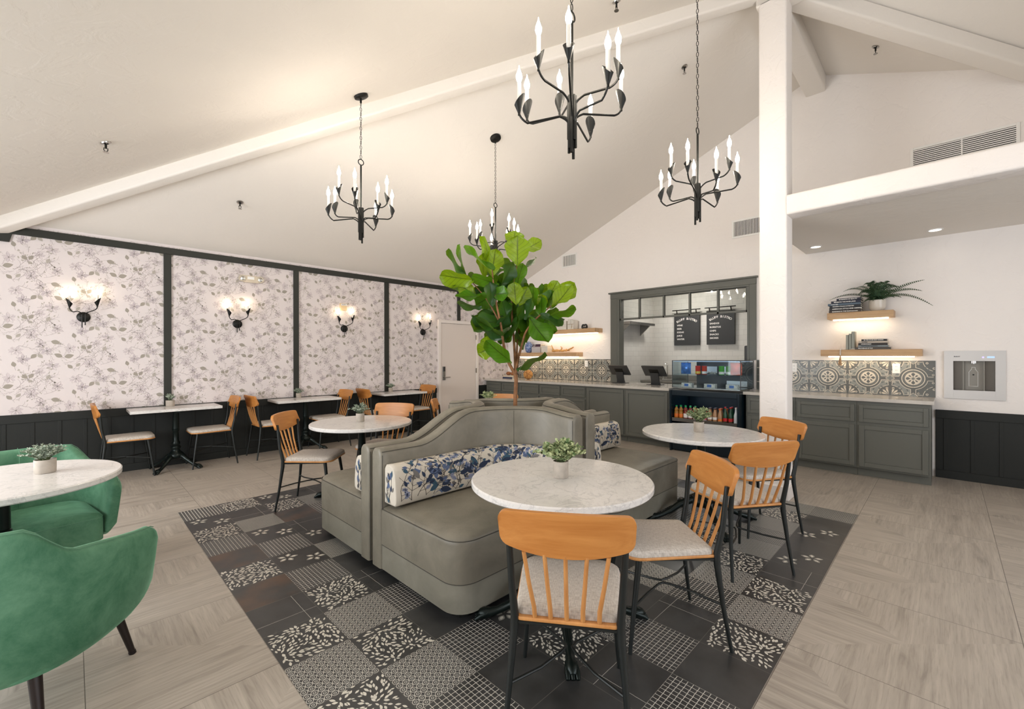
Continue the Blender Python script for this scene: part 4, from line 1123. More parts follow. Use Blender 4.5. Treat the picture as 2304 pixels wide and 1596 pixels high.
def chandelier(x, y, zc, nrm, az0, lab):
    """zc ceiling height, hangs with its lowest tip at 2.5"""
    t = thing('chandelier', lab, 'chandelier', (x, y, zc), 0, 'black nine-candle chandeliers')
    z0 = 2.495-zc          # local z of the tip
    q = Vector((0, 0, 1)).rotation_difference(Vector(nrm)).to_matrix().to_4x4()
    b = B(); b.lathe([(0, -.026), (.02, -.03), (.055, -.026), (.066, -.02), (.068, 0), (0, 0)], 28, M=q)
    obj('canopy', b, M['black'], t, smooth=True)
    b = B(); b.tube([(0, 0, -.02), (0, 0, -.07)], .010); 
    ring_z = 3.27-zc
    b2 = B(); z = -.065; k = 0
    L = .034; top = ring_z+.028
    n = max(1, int((z-top)/(L*1.32))); pitch = (z-top)/n
    for k in range(n):
        zc_ = z-pitch*(k+.5); pts = []
        for i in range(12):
            a = 2*PI*i/12; px = .009*math.cos(a); pz = (L*.58)*math.sin(a)*(1.0)
            pts.append((px, 0, zc_+pz) if k % 2 else (0, px, zc_+pz))
        b2.tube(pts, .0026, 5, closed=True)
    obj('ceiling_hook', b, M['black'], t, smooth=True)
    obj('chain', b2, M['black'], t, smooth=True)
    b = B(); b.tube([(.027*math.cos(a), 0, ring_z+.027*math.sin(a)) for a in [2*PI*i/24 for i in range(24)]], .0045, 8, closed=True)
    obj('ring', b, M['black'], t, smooth=True)
    b = B(); b.tube([(0, 0, ring_z-.025), (0, 0, z0+.30)], .0085, 10); obj('rod', b, M['black'], t, smooth=True)
    b = B()
    rv = random.Random(9)
    for k in range(9):
        a = az0+k*2*PI/9; b.tube([(.019*math.cos(a), .019*math.sin(a), z0+.335), (.019*math.cos(a), .019*math.sin(a), z0+(.0, .06, .03, .10, .045, .02, .09, .05, .12)[k])], .0085, 7)
    b.tube([(0, 0, z0+.33), (0, 0, z0+.05)], .014, 8)
    obj('hub', b, M['black'], t, smooth=True)
    for k in range(9):
        a = az0+k*2*PI/9; tier = (0, 2, 1)[k % 3]
        zb = z0+(.20, .22, .30)[tier]; ze = z0+(.255, .335, .395)[tier]; R_ = (.29, .315, .25)[tier]
        path = [(.02, zb-.03)]+bez((.02, zb-.01), (.03, zb+.012), (.07, zb+.02+.1*(ze-zb)), 4)+bez((R_-.045, ze-.055-(.01 if tier == 0 else 0)), (R_-.006, ze-.04), (R_, ze-.01), 5)
        lamp_arm(t, path, .0058, a, R_, ze, .150, .029, .075, 'ch')
    return t
nN = (-.418, 0, 1); nM = (0, .395, 1)
chandelier(1.957, 3.987, znear(1.957), nN, .6, 'black candle chandelier left of the fig tree, over the middle round table')
chandelier(3.69, 3.95, zmain(3.95), nM, 1.0, 'black candle chandelier half hidden behind the top of the fig tree')
chandelier(1.936, 1.456, znear(1.936), nN, .25, 'largest looking black chandelier, hanging over the nearest round table')
chandelier(3.66, 1.46, znear(3.66), nN, 1.9, 'black chandelier hanging just left of the white column')
for x, lab in ((.092, 'two-candle black wall sconce on the first wallpaper panel'), (1.65, 'two-candle black sconce under the emergency light'), (3.199, 'two-candle black sconce in front of the small alarm box'), (4.746, 'two-candle black sconce next to the white door')):
    t = thing('wall_sconce', lab, 'sconce', (x, W-.0045, 1.866), 0, 'two-candle sconces on the wallpaper')
    b = B(); b.lathe([(0, .022), (.05, .018), (.058, .012), (.060, 0), (0, 0)], 26, M=Matrix.Rotation(PI/2, 4, 'X')); obj('back_plate', b, M['black'], t, smooth=True)
    b = B(); b.tube([(-.03, -.045, .0), (.03, -.045, .0)], .005, 6)
    obj('cross_bar', b, M['black'], t, smooth=True)
    for s_ in (-1, 1):
        bz = .115 if s_ > 0 else .085; ex = .115*s_
        b = B(); pts = [(s_*.013, -.045, -.125 if s_ < 0 else -.095), (s_*.013, -.045, .03)]+[(p, -.045-.03*i/5, z) for i, (p, z) in enumerate(bez((s_*.013, .03), (s_*.02, .05), (s_*.05, .06), 5))]+[(p, -.075, z) for p, z in bez((ex-s_*.03, bz-.035), (ex, bz-.02), (ex, bz+.015), 5)]
        b.tube(pts, .0052, 8); a = obj('arm', b, M['black'], t, smooth=True)
        top = Vector((ex, -.075, bz+.015))
        sh('cup', 'scup', lambda: cup_mesh(.030, .072), M['black'], a, Matrix.Translation(top) @ Matrix.Rotation(0 if s_ > 0 else PI, 4, 'Z'))
        def cnd(): c = B(); c.lathe([(.0105, 0), (.0105, .115), (0, .115)], 12); return c
        sh('candle_sleeve', 'scnd', cnd, M['candle'], a, Matrix.Translation(top+Vector((0, 0, .018))))
        sh('bulb', 'sbulb', bulb_mesh, M['bulb2'], a, Matrix.Translation(top+Vector((0, 0, .1335))))
# recessed downlights
for (x, y, lab) in ((6.648, 1.17, 'recessed round downlight in the soffit nearest the column'), (6.687, .082, 'recessed round downlight in the soffit farther from the column')):
    t = thing('downlight', lab, 'downlight', (x, y, 2.7865), 0, 'downlights in the soffit')
    b = B(); b.lathe([(.068, 0), (.068, -.006), (.052, -.008), (.052, 0)], 28); obj('trim_ring', b, M['offw'], t, smooth=True)
    b = B(); b.lathe([(.051, -.003), (0, -.003)], 24); obj('lens', b, M['downl'], t, normals=False)
# sprinklers
for (x, y, z, nr, lab) in ((.197, 4.929, znear(.197), nN, 'ceiling sprinkler head at the far left, left of the long beam'), (3.339, 2.029, znear(3.339), nN, 'ceiling sprinkler head at the top edge above the nearest chandelier'), (1.432, 6.061, zmain(6.061), nM, 'ceiling sprinkler head above the wallpapered wall'), (5.079, 2.178, zmain(2.178), nM, 'ceiling sprinkler head left of the column top'), (6.407, .56, zright(.56), (0, -.41, 1), 'ceiling sprinkler head right of the column above the loft'), (6.18, 5.759, zmain(5.759), nM, 'ceiling sprinkler head seen beside the top of the fig tree')):
    t = thing('sprinkler', lab, 'sprinkler', (x, y, z), 0, 'sprinkler heads')
    q = Vector((0, 0, 1)).rotation_difference(Vector(nr)).to_matrix().to_4x4()
    b = B(); b.lathe([(.036, 0), (.034, -.008), (.016, -.012), (.016, -.004)], 20, M=q); obj('escutcheon', b, M['steel'], t, smooth=True)
    b = B(); b.tube([(0, 0, 0), (0, 0, -.05)], .008); b.tube([(-.012, 0, -.045), (-.012, 0, -.065), (0, 0, -.078)], .003, 6); b.tube([(.012, 0, -.045), (.012, 0, -.065), (0, 0, -.078)], .003, 6); obj('head', b, M['black'], t, smooth=True)
    b = B(); b.lathe([(0, -.078), (.02, -.08), (.02, -.083), (0, -.083)], 14); obj('deflector', b, M['steel'], t)
# emergency light
t = thing('emergency_light', 'cream emergency light with two round lamps high on the wallpaper', 'emergency light', (1.818, W-.0045, 2.52))
b = B(); b.prism(fillet([(-.10, -.052), (.10, -.052), (.10, .045), (-.10, .045)], .02, 4), -.04, 0, lambda x, z, y: (x, y, z)); obj('housing', b, plain('cream_plastic', srgb(212, 198, 176), .45), t, smooth=True)
b = B(); b.box(-.05, .035, -.043, -.0395, -.008, .032); obj('label_plate', b, M['offw'], t, bevel=.001)
for s_ in (-1, 1):
    b = B(); Mx = Matrix.Translation((s_*.115, -.012, 0)) @ Matrix.Rotation(PI/2, 4, 'X')
    b.lathe([(.045, 0), (.048, .03), (.042, .036), (.036, .034)], 22, M=Mx); l = obj('lamp_head', b, plain('cream_plastic2', srgb(204, 192, 172), .4), t, smooth=True)
    b = B(); b.lathe([(.036, .033), (.02, .036), (0, .038)], 18, M=Mx); obj('lens', b, M['steel'], l, smooth=True)
# alarm box
t = thing('alarm_box', 'small cream wall alarm with a clear strobe between two candle bulbs', 'alarm', (3.175, W-.0045, 2.225))
b = B(); b.box(-.055, .055, -.045, 0, -.06, .06); obj('housing', b, plain('cream_alarm', srgb(214, 190, 150), .45), t, bevel=.006)
b = B(); b.box(-.045, .05, -.055, -.044, .02, .052); obj('strobe_lens', b, M['offw'], t, bevel=.003)
text('lettering', 'ALERT', .024, (-.035, -.0552, .036), (1, 0, 0), (0, 0, 1), M['dkgrey'], t)
# ================================================================ tables
def leg_iron(root, az, R_, hub_z=.17, sc=1.0):
    """claw-footed cast iron leg"""
    b = B(); pts = []; rs = []
    prof = [(.035, hub_z, .030), (.09, hub_z+.005, .034), (.16*sc+.02, hub_z-.03, .028), (R_*.62, .085, .023), (R_*.80, .05, .020), (R_*.90, .038, .024), (R_*.97, .034, .030), (R_*1.03, .028, .028), (R_*1.07, .020, .016)]
    for r, z, q in prof: pts.append((r*math.cos(az), r*math.sin(az), z)); rs.append(q*(.8+.2*sc))
    b.tube(pts, rs, 10)
    c, s_ = math.cos(az), math.sin(az)
    for k in (-1, 0, 1):      # toes and reeded ribs
        off = k*.017
        b.tube([((R_*.94)*c-off*s_, (R_*.94)*s_+off*c, .040), ((R_*1.04)*c-off*1.25*s_, (R_*1.04)*s_+off*1.25*c, .026), ((R_*1.10)*c-off*1.3*s_, (R_*1.10)*s_+off*1.3*c, .010)], [.012, .014, .009], 8)
        off = k*.012
        b.tube([(.08*c-off*s_, .08*s_+off*c, hub_z+.036), (R_*.45*c-off*s_, R_*.45*s_+off*c, .132*sc+.01), (R_*.75*c-off*.7*s_, R_*.75*s_+off*.7*c, .074)], .006, 6)
    return obj('leg', b, M['iron'], root, smooth=True, normals=False, angle=60)
def column_iron(root, ztop):
    b = B()
    b.lathe([(.055, .12), (.085, .15), (.088, .175), (.07, .20), (.045, .225), (.040, .245), (.052, .262), (.052, .275), (.036, .29), (.044, .31), (.044, .33), (.032, .35), (.030, .47), (.040, .48), (.040, .492), (.030, .50), (.036, .50), (.033, ztop-.04), (.04, ztop-.03), (.04, ztop)], 24)
    obj('column', b, M['iron'], root, smooth=True, angle=50)
    b = B(); b.box(-.20, .20, -.018, .018, ztop-.018, ztop); b.box(-.018, .018, -.20, .20, ztop-.018, ztop)
    obj('spider_plate', b, M['iron'], root)
def round_table(x, y, lab, R_=.48, az0=PI/4):
    t = thing('round_table', lab, 'table', (x, y, 0), 0, 'round marble pedestal tables')
    b = B(); b.lathe([(0, .722), (R_-.006, .722), (R_, .728), (R_, .750), (R_-.006, .756), (0, .756)], 96); obj('tabletop', b, M['marble'], t, smooth=True, angle=25)
    column_iron(t, .722)
    for k in range(4): leg_iron(t, az0+k*PI/2, .415)
    return t
TT = .7565
T1 = (1.838, 1.46); T2 = (2.025, 4.115); T3 = (3.785, 1.485); T4 = (-.265, 3.515); T5 = (3.70, 4.10)
tr = round_table(*T1, 'nearest round marble table, in front of the floral banquette cushion', .476)
for T, lab in ((T2, 'round marble table between the wall tables and the banquette'), (T3, 'round marble table in front of the drinks cooler'), (T5, 'round marble table hidden behind the banquette by the long counter')):
    o = dup(tr, (T[0], T[1], 0), 0, lab)
    o.scale = (1.01, 1.01, 1)
o = dup(tr, (T4[0], T4[1], 0), 0, 'round marble table between the two green velvet armchairs')
def wall_table(x0, x1, lab, first=[None]):
    cx = (x0+x1)/2; cyt = 6.86
    t = thing('wall_table', lab, 'table', (cx, cyt, 0), 0, 'rectangular marble tables along the wallpapered wall')
    hx = (x1-x0)/2
    b = B(); b.box(-hx, hx, -.24, .25, .738, .771); obj('tabletop', b, M['marble'], t, bevel=.003)
    column_iron(t, .738)
    for k in range(4): leg_iron(t, PI/4+k*PI/2, .29, .15, .7)
    return t
WT = [(.462, 1.365), (2.03, 2.93), (3.66, 4.50)]
wall_table(*WT[0], 'marble wall table nearest the green armchairs')
wall_table(*WT[1], 'middle marble wall table of the three along the wallpaper')
wall_table(*WT[2], 'marble wall table nearest the white door')
# ================================================================ chairs
def make_chair(lab):
    t = thing('spindle_chair', lab, 'chair')
    # seat shell and pad
    def outline(dx_, f0, f1, wb_, wf_):
        return fillet([(-wb_/2-dx_, f0), (wb_/2+dx_, f0), (wf_/2+dx_, f1), (-wf_/2-dx_, f1)], [.03, .03, .075, .075], 6)
    b = B(); b.prism(outline(0, -.215, .235, .385, .445), .436, .450, lambda x, y, z: (x, y, z)); obj('seat_shell', b, M['oakz'], t, bevel=.004)
    b = B(); o_ = outline(-.004, -.196, .232, .385, .445); n = len(o_)
    c0 = Vector((0, .02))
    rings = []
    for s_, z in ((1, .4505), (1.0, .462), (.985, .474), (.95, .480), (.7, .486), (.35, .488)):
        rings.append([((p[0]-c0.x)*s_+c0.x, (p[1]-c0.y)*s_+c0.y, z) for p in o_])
    vs = [v for r in rings for v in r]+[(c0.x, c0.y, .4885)]
    fs = [(k*n+i, k*n+(i+1) % n, (k+1)*n+(i+1) % n, (k+1)*n+i) for k in range(5) for i in range(n)]+[(5*n+i, 5*n+(i+1) % n, 6*n) for i in range(n)]+[tuple(range(n))[::-1]]
    b.add(vs, fs); obj('seat_pad', b, M['seat'], t, smooth=True, angle=60)
    # curved back board
    def brd(u, v, side):
        x = math.sin((u-.5)*PI); w_ = .236
        ytop = -.268-.030*(1-x*x); lean = (v-.5)*-.03
        zlow = .688+.034*x*x; zhi = .852-.006*(x*x)
        # rounded corners
        e = max(0, abs(x)-.87)/.13; e = 1-math.sqrt(max(0, 1-e*e))
        zz0 = zlow+.030*e; zz1 = zhi-.030*e
        return (x*w_, ytop+lean+side*.011, zz0+(zz1-zz0)*v)
    b = B(); nu, nv = 28, 6
    _b = brd
    brd = lambda u, v, side: (lambda q: (q[0], q[1], q[2]+.020))(_b(u, v, side))
    b.grid(lambda u, v: brd(u, v, 1), nu, nv); b.grid(lambda u, v: brd(1-u, v, -1), nu, nv)
    b.grid(lambda u, v: brd(u, 1, 1-2*v), nu, 1); b.grid(lambda u, v: brd(1-u, 0, 1-2*v), nu, 1)
    b.grid(lambda u, v: brd(0, u, 1-2*v), nv, 1); b.grid(lambda u, v: brd(1, 1-u, 1-2*v), nv, 1)
    obj('backrest', b, M['oak'], t, smooth=True, weld=True, angle=50, bevel=.004)
    for k in (-2, -1, 0, 1, 2):
        b = B(); xt = k*.073; xb = k*.058
        b.tube([(xb, -.206, .452), (xb*.98+xt*.02, -.225, .50), ((xb+xt)/2, -.255, .60), (xt, -.29+.03*(xt/.236)**2, .72)], [.0085, .0085, .0078, .0075], 8)
        obj('spindle', b, M['oakz'], t, smooth=True)
    for s_ in (-1, 1):
        b = B(); b.tube([(s_*.222, -.262, 0), (s_*.206, -.228, .22), (s_*.192, -.208, .40), (s_*.190, -.207, .455), (s_*.196, -.232, .58), (s_*.203, -.244, .72), (s_*.204, -.250, .78)], [.0085, .0115, .0155, .0155, .0135, .012, .011], 10)
        obj('leg', b, M['blackleg'], t, smooth=True)
        b = B(); b.tube([(s_*.214, .222, 0), (s_*.196, .195, .22), (s_*.178, .165, .436)], [.0085, .012, .0155], 10); obj('leg', b, M['blackleg'], t, smooth=True)
    for s_ in (-1, 1):
        b = B(); b.tube([(s_*.205, -.23, .215), (s_*.10, -.14, .222), (s_*.030, -.05, .228), (s_*.012, -.015, .229), (s_*.030, .02, .228), (s_*.10, .10, .222), (s_*.197, .196, .215)], .006, 8)
        obj('stretcher', b, M['blackleg'], t, smooth=True)
    b = B(); b.tube([(-.19, -.207, .428), (.19, -.207, .428), (.178, .165, .428), (-.178, .165, .428)], .007, 6, closed=True)
    obj('seat_frame', b, M['blackleg'], t, smooth=True)
    return t
def rzf(deg): return math.radians(deg-90)      # facing angle (world degrees) to z rotation
GC = 'wooden spindle chairs at the round tables'; GW = 'wooden spindle chairs at the wall tables'
ch0 = make_chair('spindle-back chair nearest the camera, its curved beech back towards us')
ch0.location = (1.425, 1.09, 0); ch0.rotation_euler = (0, 0, rzf(35)); ch0['group'] = GC
for x, y, a, lab, g in (
  (2.154, 1.06, 137, 'spindle chair right of the nearest chair, turned sideways to the nearest round table', GC),
  (3.205, 1.03, 56, 'spindle chair with back to us at the round table before the cooler', GC),
  (3.95, 1.13, 146, 'spindle chair between that round table and the white column', GC),
  (1.63, 4.279, -43, 'spindle chair standing left of the middle round table on the tile edge', GC),
  (2.35, 4.30, 213, 'spindle chair whose backrest shows right behind the middle round table', GC),
  (3.36, 4.29, -42, 'spindle chair seen small beside the far end of the grey banquette', GC),
  (4.025, 4.285, 213, 'spindle chair of which only the backrest top shows above the banquette', GC),
  (.46, 6.83, 0, 'spindle chair at the left end of the first wall table', GW),
  (1.27, 6.83, 180, 'spindle chair at the right end of the first wall table', GW),
  (2.005, 6.81, 2, 'spindle chair at the left end of the middle wall table', GW),
  (2.815, 6.84, 180, 'spindle chair at the right end of the middle wall table', GW),
  (3.66, 6.83, 0, 'spindle chair at the left end of the wall table near the door', GW),
  (4.40, 6.86, 180, 'spindle chair at the right end of the wall table near the door', GW)):
    dup(ch0, (x, y, 0), rzf(a), lab, g)
# ================================================================ banquette booths
BX, BY = 2.72, 2.685
ARC = [(.55, .55)]
def path_pts(off):
    """centre line of the back at distance off from the two back planes: list of (u, v, nu, nv, s)"""
    R_ = .55-off; out = []; s_ = 0
    n1 = 16
    for k in range(n1): u = 1.33-(1.33-.55)*k/n1; out.append((u, off, 0, 1, (1.33-u)))
    for k in range(15):
        a = PI/2*k/14; out.append((.55-R_*math.sin(a), .55-R_*math.cos(a), math.sin(a), math.cos(a), .78+.47*a))
    for k in range(1, 5): v = .55+(.745-.55)*k/4; out.append((off, v, 1, 0, .78+.47*PI/2+(v-.55)))
    return out
def smooth01(t): t = max(0, min(1, t)); return t*t*(3-2*t)
def booth(sx, sy, lab):
    t = thing('banquette_booth', lab, 'booth', (BX, BY, 0), 0, 'four grey curved banquettes around the fig tree')
    T = lambda u, v, z: (-sx*u, -sy*v, z)
    TH = .118
    # back
    P0 = path_pts(.08); n = len(P0); b = B(); rings = []
    prof = [(-.5, 0), (-.5, .6), (-.5, .96)]
    for (u, v, nu, nv, s_) in P0:
        H = .812+.19*smooth01((s_-.28)/.50)-.035*smooth01((s_-1.35)/.36)
        ring = []
        sec = [(TH/2, .05), (TH/2, H-.045), (TH/2-.006, H-.022), (TH/2-.022, H-.006), (TH/2-.042, H), (-TH/2+.042, H), (-TH/2+.022, H-.006), (-TH/2+.006, H-.022), (-TH/2, H-.045), (-TH/2, .05)]
        for w_, z in sec: ring.append(T(u+nu*w_, v+nv*w_, z))
        rings.append((ring, H))
    m_ = len(rings[0][0])
    # rounded end caps: extra shrunken rings
    def cap(ring, du, dv, c):
        out = []
        for q in ring:
            out.append((q[0]+T(du, dv, 0)[0], q[1]+T(du, dv, 0)[1], q[2]-(.012 if q[2] > .3 else -.0)))
        return out
    def shrink(ring, k, du, dv):
        cx_ = sum(q[0] for q in ring)/m_; cy_ = sum(q[1] for q in ring)/m_; d = T(du, dv, 0)
        return [((q[0]-cx_)*k+cx_+d[0], (q[1]-cy_)*k+cy_+d[1], q[2] if q[2] < .2 else q[2]-(1-k)*.08) for q in ring]
    R0 = rings[0][0]; R9 = rings[-1][0]
    allr = [shrink(R0, .72, .012, 0), shrink(R0, .92, .008, 0)]+[r for r, _ in rings]+[shrink(R9, .92, 0, .008), shrink(R9, .72, 0, .012)]
    vs = [q for r in allr for q in r]; L_ = len(allr)
    fs = [(i*m_+k, i*m_+(k+1) % m_, (i+1)*m_+(k+1) % m_, (i+1)*m_+k) for i in range(L_-1) for k in range(m_)]+[tuple(range(m_))[::-1], tuple((L_-1)*m_+k for k in range(m_))]
    b.add(vs, fs); bk = obj('backrest', b, M['leather'], t, smooth=True, angle=75)
    # seams along the top edges and at the ends
    for w_ in (TH/2-.004, -TH/2+.004):
        b = B(); b.tube([T(u+nu*w_, v+nv*w_, H-.020) for (u, v, nu, nv, s_), (_, H) in zip(P0, rings)], .0022, 5); obj('seam', b, M['piping'], bk, smooth=True)
    b = B()
    for (u, v, nu, nv, s_), (_, H) in ((P0[0], rings[0]), (P0[-1], rings[-1])):
        for w_ in (TH/2+.0005, -TH/2-.0005): b.tube([T(u+nu*w_, v+nv*w_, .06), T(u+nu*w_, v+nv*w_, H-.04)], .002, 5)
    k = 23; u, v, nu, nv, s_ = P0[k]; H = rings[k][1]; b.tube([T(u+nu*(TH/2+.0005), v+nv*(TH/2+.0005), .1), T(u+nu*(TH/2+.0005), v+nv*(TH/2+.0005), H-.03)], .0014, 5)
    obj('seam', b, M['piping'], bk, smooth=True)
    # seat footprint
    def foot(ins, n=7):
        r_ = .13-ins
        poly = [(1.335-ins, .1385), (1.335-ins, .92-ins), (.14+ins, .92-ins), (.14+ins, .139), ]
        return fillet(poly, [0, r_, .10-ins, .409], n)
    def slab(z0, z1, mt, name, ins=0, crown=False, parent=None):
        f = foot(ins); n = len(f); b = B()
        cu = sum(p[0] for p in f)/n; cv = sum(p[1] for p in f)/n
        if not crown: lv = [(1, z0), (1, z1)]
        else: lv = [(1, z0), (1, z1-.045), (.997, z1-.030), (.985, z1-.014), (.955, z1-.004), (.85, z1+.006), (.5, z1+.014), (.2, z1+.016)]
        vs = [T(cu+(p[0]-cu)*k, cv+(p[1]-cv)*k, z) for k, z in lv for p in f]; m2 = len(lv)
        fs = [(j*n+i, j*n+(i+1) % n, (j+1)*n+(i+1) % n, (j+1)*n+i) for j in range(m2-1) for i in range(n)]+[tuple(range(n))[::-1], tuple((m2-1)*n+i for i in range(n))]
        b.add(vs, fs); return obj(name, b, mt, parent or t, smooth=True, angle=50)
    slab(.05, .205, M['leather2'], 'base_panel', .003)
    slab(.207, .452, M['leather'], 'seat', 0, True)
    f = foot(-.0005, 10); n = len(f); b = B()
    b.tube([T(p[0], p[1], .432) for p in f[0:23]], .0022, 5); b.tube([T(p[0], p[1], .206) for p in f[0:23]], .002, 5)
    obj('seam', b, M['piping'], t, smooth=True)
    b = B(); f2 = foot(.06); b.prism(f2, 0, .05, T); obj('plinth', b, M['black'], t)
    # bolster cushion
    return t
bo = [booth(1, 1, 'grey curved banquette nearest the camera, behind the nearest round table'), booth(1, -1, 'grey banquette on the left, facing the wallpapered wall'),
      booth(-1, 1, 'grey banquette on the right, whose seat points at the white column'), booth(-1, -1, 'grey banquette at the back, facing the long counter and door')]
def bolster(sx, sy, lab, seed):
    t = thing('bolster_cushion', lab, 'cushion', (BX, BY, .4685), 0, 'blue floral bolster cushions on the banquettes')
    T = lambda u, v, z: (-sx*u, -sy*v, z)
    # path of the back's front face, pulled in by o
    def P(s_, o):
        Rr = .409-o
        L1 = 1.31-.55
        if s_ < L1: return (1.31-s_, .1405+o, 0, 1)
        s2 = s_-L1; a = s2/.36
        if a < PI/2: return (.55-Rr*math.sin(a), .55-Rr*math.cos(a), math.sin(a), math.cos(a))
        return (.1405+o, .55+(s2-.36*PI/2), 1, 0)
    LT = 1.31-.55+.36*PI/2+.165
    prof = [(.0, .0), (.122, .0), (.138, .012), (.140, .06), (.130, .16), (.116, .215), (.100, .238), (.060, .250), (.018, .246), (.0, .225)]
    b = B(); n = 44; m_ = len(prof); rings = []
    for k in range(n+1):
        s_ = LT*k/n
        rings.append([T(*P(s_, w_)[:2], z) for w_, z in prof])
    def shrink(r, k, ds):
        cx_ = sum(q[0] for q in r)/m_; cy_ = sum(q[1] for q in r)/m_; cz = .12
        return [((q[0]-cx_)*k+cx_+ds[0], (q[1]-cy_)*k+cy_+ds[1], (q[2]-cz)*k+cz) for q in r]
    e0 = T(.006, 0, 0); e1 = T(0, .006, 0)
    rings = [shrink(rings[0], .93, e0)]+rings+[shrink(rings[-1], .93, e1)]
    L_ = len(rings); vs = [q for r in rings for q in r]
    fs = [(i*m_+k, i*m_+(k+1) % m_, (i+1)*m_+(k+1) % m_, (i+1)*m_+k) for i in range(L_-1) for k in range(m_)]+[tuple(range(m_))[::-1], tuple((L_-1)*m_+k for k in range(m_))]
    b.add(vs, fs, 0)
    # printed leaves: map (s, t) -> surface; t runs up the front then over the top
    arc = [0]
    for i in range(1, 8): arc.append(arc[-1]+math.hypot(prof[i+1][0]-prof[i][0], prof[i+1][1]-prof[i][1]))
    def F(s_, q, h):
        q = max(0, min(arc[-1]-1e-6, q)); i = 0
        while i < len(arc)-2 and arc[i+1] <= q: i += 1
        f = (q-arc[i])/(arc[i+1]-arc[i]); a_, c_ = prof[i+1], prof[i+2]
        w_ = a_[0]+(c_[0]-a_[0])*f; z = a_[1]+(c_[1]-a_[1])*f
        dw, dz = c_[0]-a_[0], c_[1]-a_[1]; L = math.hypot(dw, dz); nw, nz = dz/L, -dw/L
        u, v, _, _ = P(s_, w_+nw*h); return T(u, v, z+nz*h)
    r = random.Random(seed); A = Art(); H_ = arc[-1]-.02
    def lf(A, x, y, a, L, w_, mi, ly):
        A.leaf(x, y, a, L, w_, mi, ly, 7, .42)
        A.stroke([(x, y), (x+math.cos(a)*L*.9, y+math.sin(a)*L*.9)], .0016, 5 if mi != 5 else 6, ly+.6, .5)
    x = .03
    while x < LT:
        # a branching stem with leaves
        y = r.uniform(.0, .05); a = r.uniform(1.0, 2.1); pts = [(x, y)]; step_ = .03
        while 0 <= pts[-1][1] < H_-.01 and len(pts) < 13:
            a += r.uniform(-.45, .45); q = pts[-1]; pts.append((q[0]+math.cos(a)*step_, q[1]+math.sin(a)*step_))
        A.stroke(pts, .0036, 5, 3, .4)
        for k, q in enumerate(pts[1:], 1):
            for sg in (-1, 1):
                if r.random() < .62:
                    aa = a*.3+PI/2*.7+sg*r.uniform(.5, 1.4); l = r.uniform(.018, .05)
                    e = (q[0]+math.cos(aa)*l, q[1]+math.sin(aa)*l); A.stroke([q, e], .0022, 5, 3)
                    big = r.random() < .22
                    mi = r.choice((1, 1, 2, 2, 3, 4, 6)) 
                    L = r.uniform(.06, .11) if big else r.uniform(.024, .05)
                    lf(A, e[0], e[1], aa+r.uniform(-.4, .4), L, L*r.uniform(.34, .46) if big else L*.5, mi, 4+r.random())
        if r.random() < .7:      # berries / loose flower
            cx_, cy_ = x+r.uniform(.02, .06), r.uniform(.03, H_-.04); mi = r.choice((5, 5, 6, 4))
            for p in range(6):
                a2 = p*PI/3+r.random(); lf(A, cx_, cy_, a2, r.uniform(.014, .03), .013, mi, 3.5)
        x += r.uniform(.044, .074)
    A.clip(lambda p, q: .012 < p < LT-.012 and .004 < q < H_+.012)
    A.build(b, F, .0002, .0006)
    # ends
    for e, sg in ((0, 1), (1, -1)):
        E_ = Art()
        for k in range(16):
            w0, z0 = r.uniform(.02, .11), r.uniform(.01, .20); a = r.uniform(.8, 2.3); L = r.uniform(.025, .055)
            lf(E_, w0, z0, a, L, L*.45, r.choice((1, 2, 3, 4, 5)), 2+r.random())
        for k in range(5): E_.stroke([(r.uniform(.02, .1), .01), (r.uniform(.02, .1), .10), (r.uniform(.03, .09), .20)], .003, 5, 2)
        E_.clip(lambda p, q: .008 < p < .124 and .008 < q < .225)
        if e == 0: E_.build(b, lambda w_, z, h: T(1.31+.0062+h, .1405+w_, z), .0002, .0004)
        else: E_.build(b, lambda w_, z, h: T(.1405+w_, .715+.0062+h, z), .0002, .0004)
    obj('cover', b, [M['fb_base'], M['fb_navy'], M['fb_blue'], M['fb_teal'], M['fb_grey'], M['fb_dark'], M['fb_pale']], t, smooth=False, normals=False)
    # smooth only the cushion body
    o = t.children[0]
    for k, p in enumerate(o.data.polygons):
        if k < len(fs)-2: p.use_smooth = True
    return t
bolster(1, 1, 'long blue floral bolster on the nearest banquette', 3); bolster(1, -1, 'blue floral bolster on the left banquette, seen only as a thin slice', 5)
bolster(-1, 1, 'blue floral bolster on the right banquette, seen end on', 8); bolster(-1, -1, 'blue floral bolster on the back banquette facing the counter', 9)
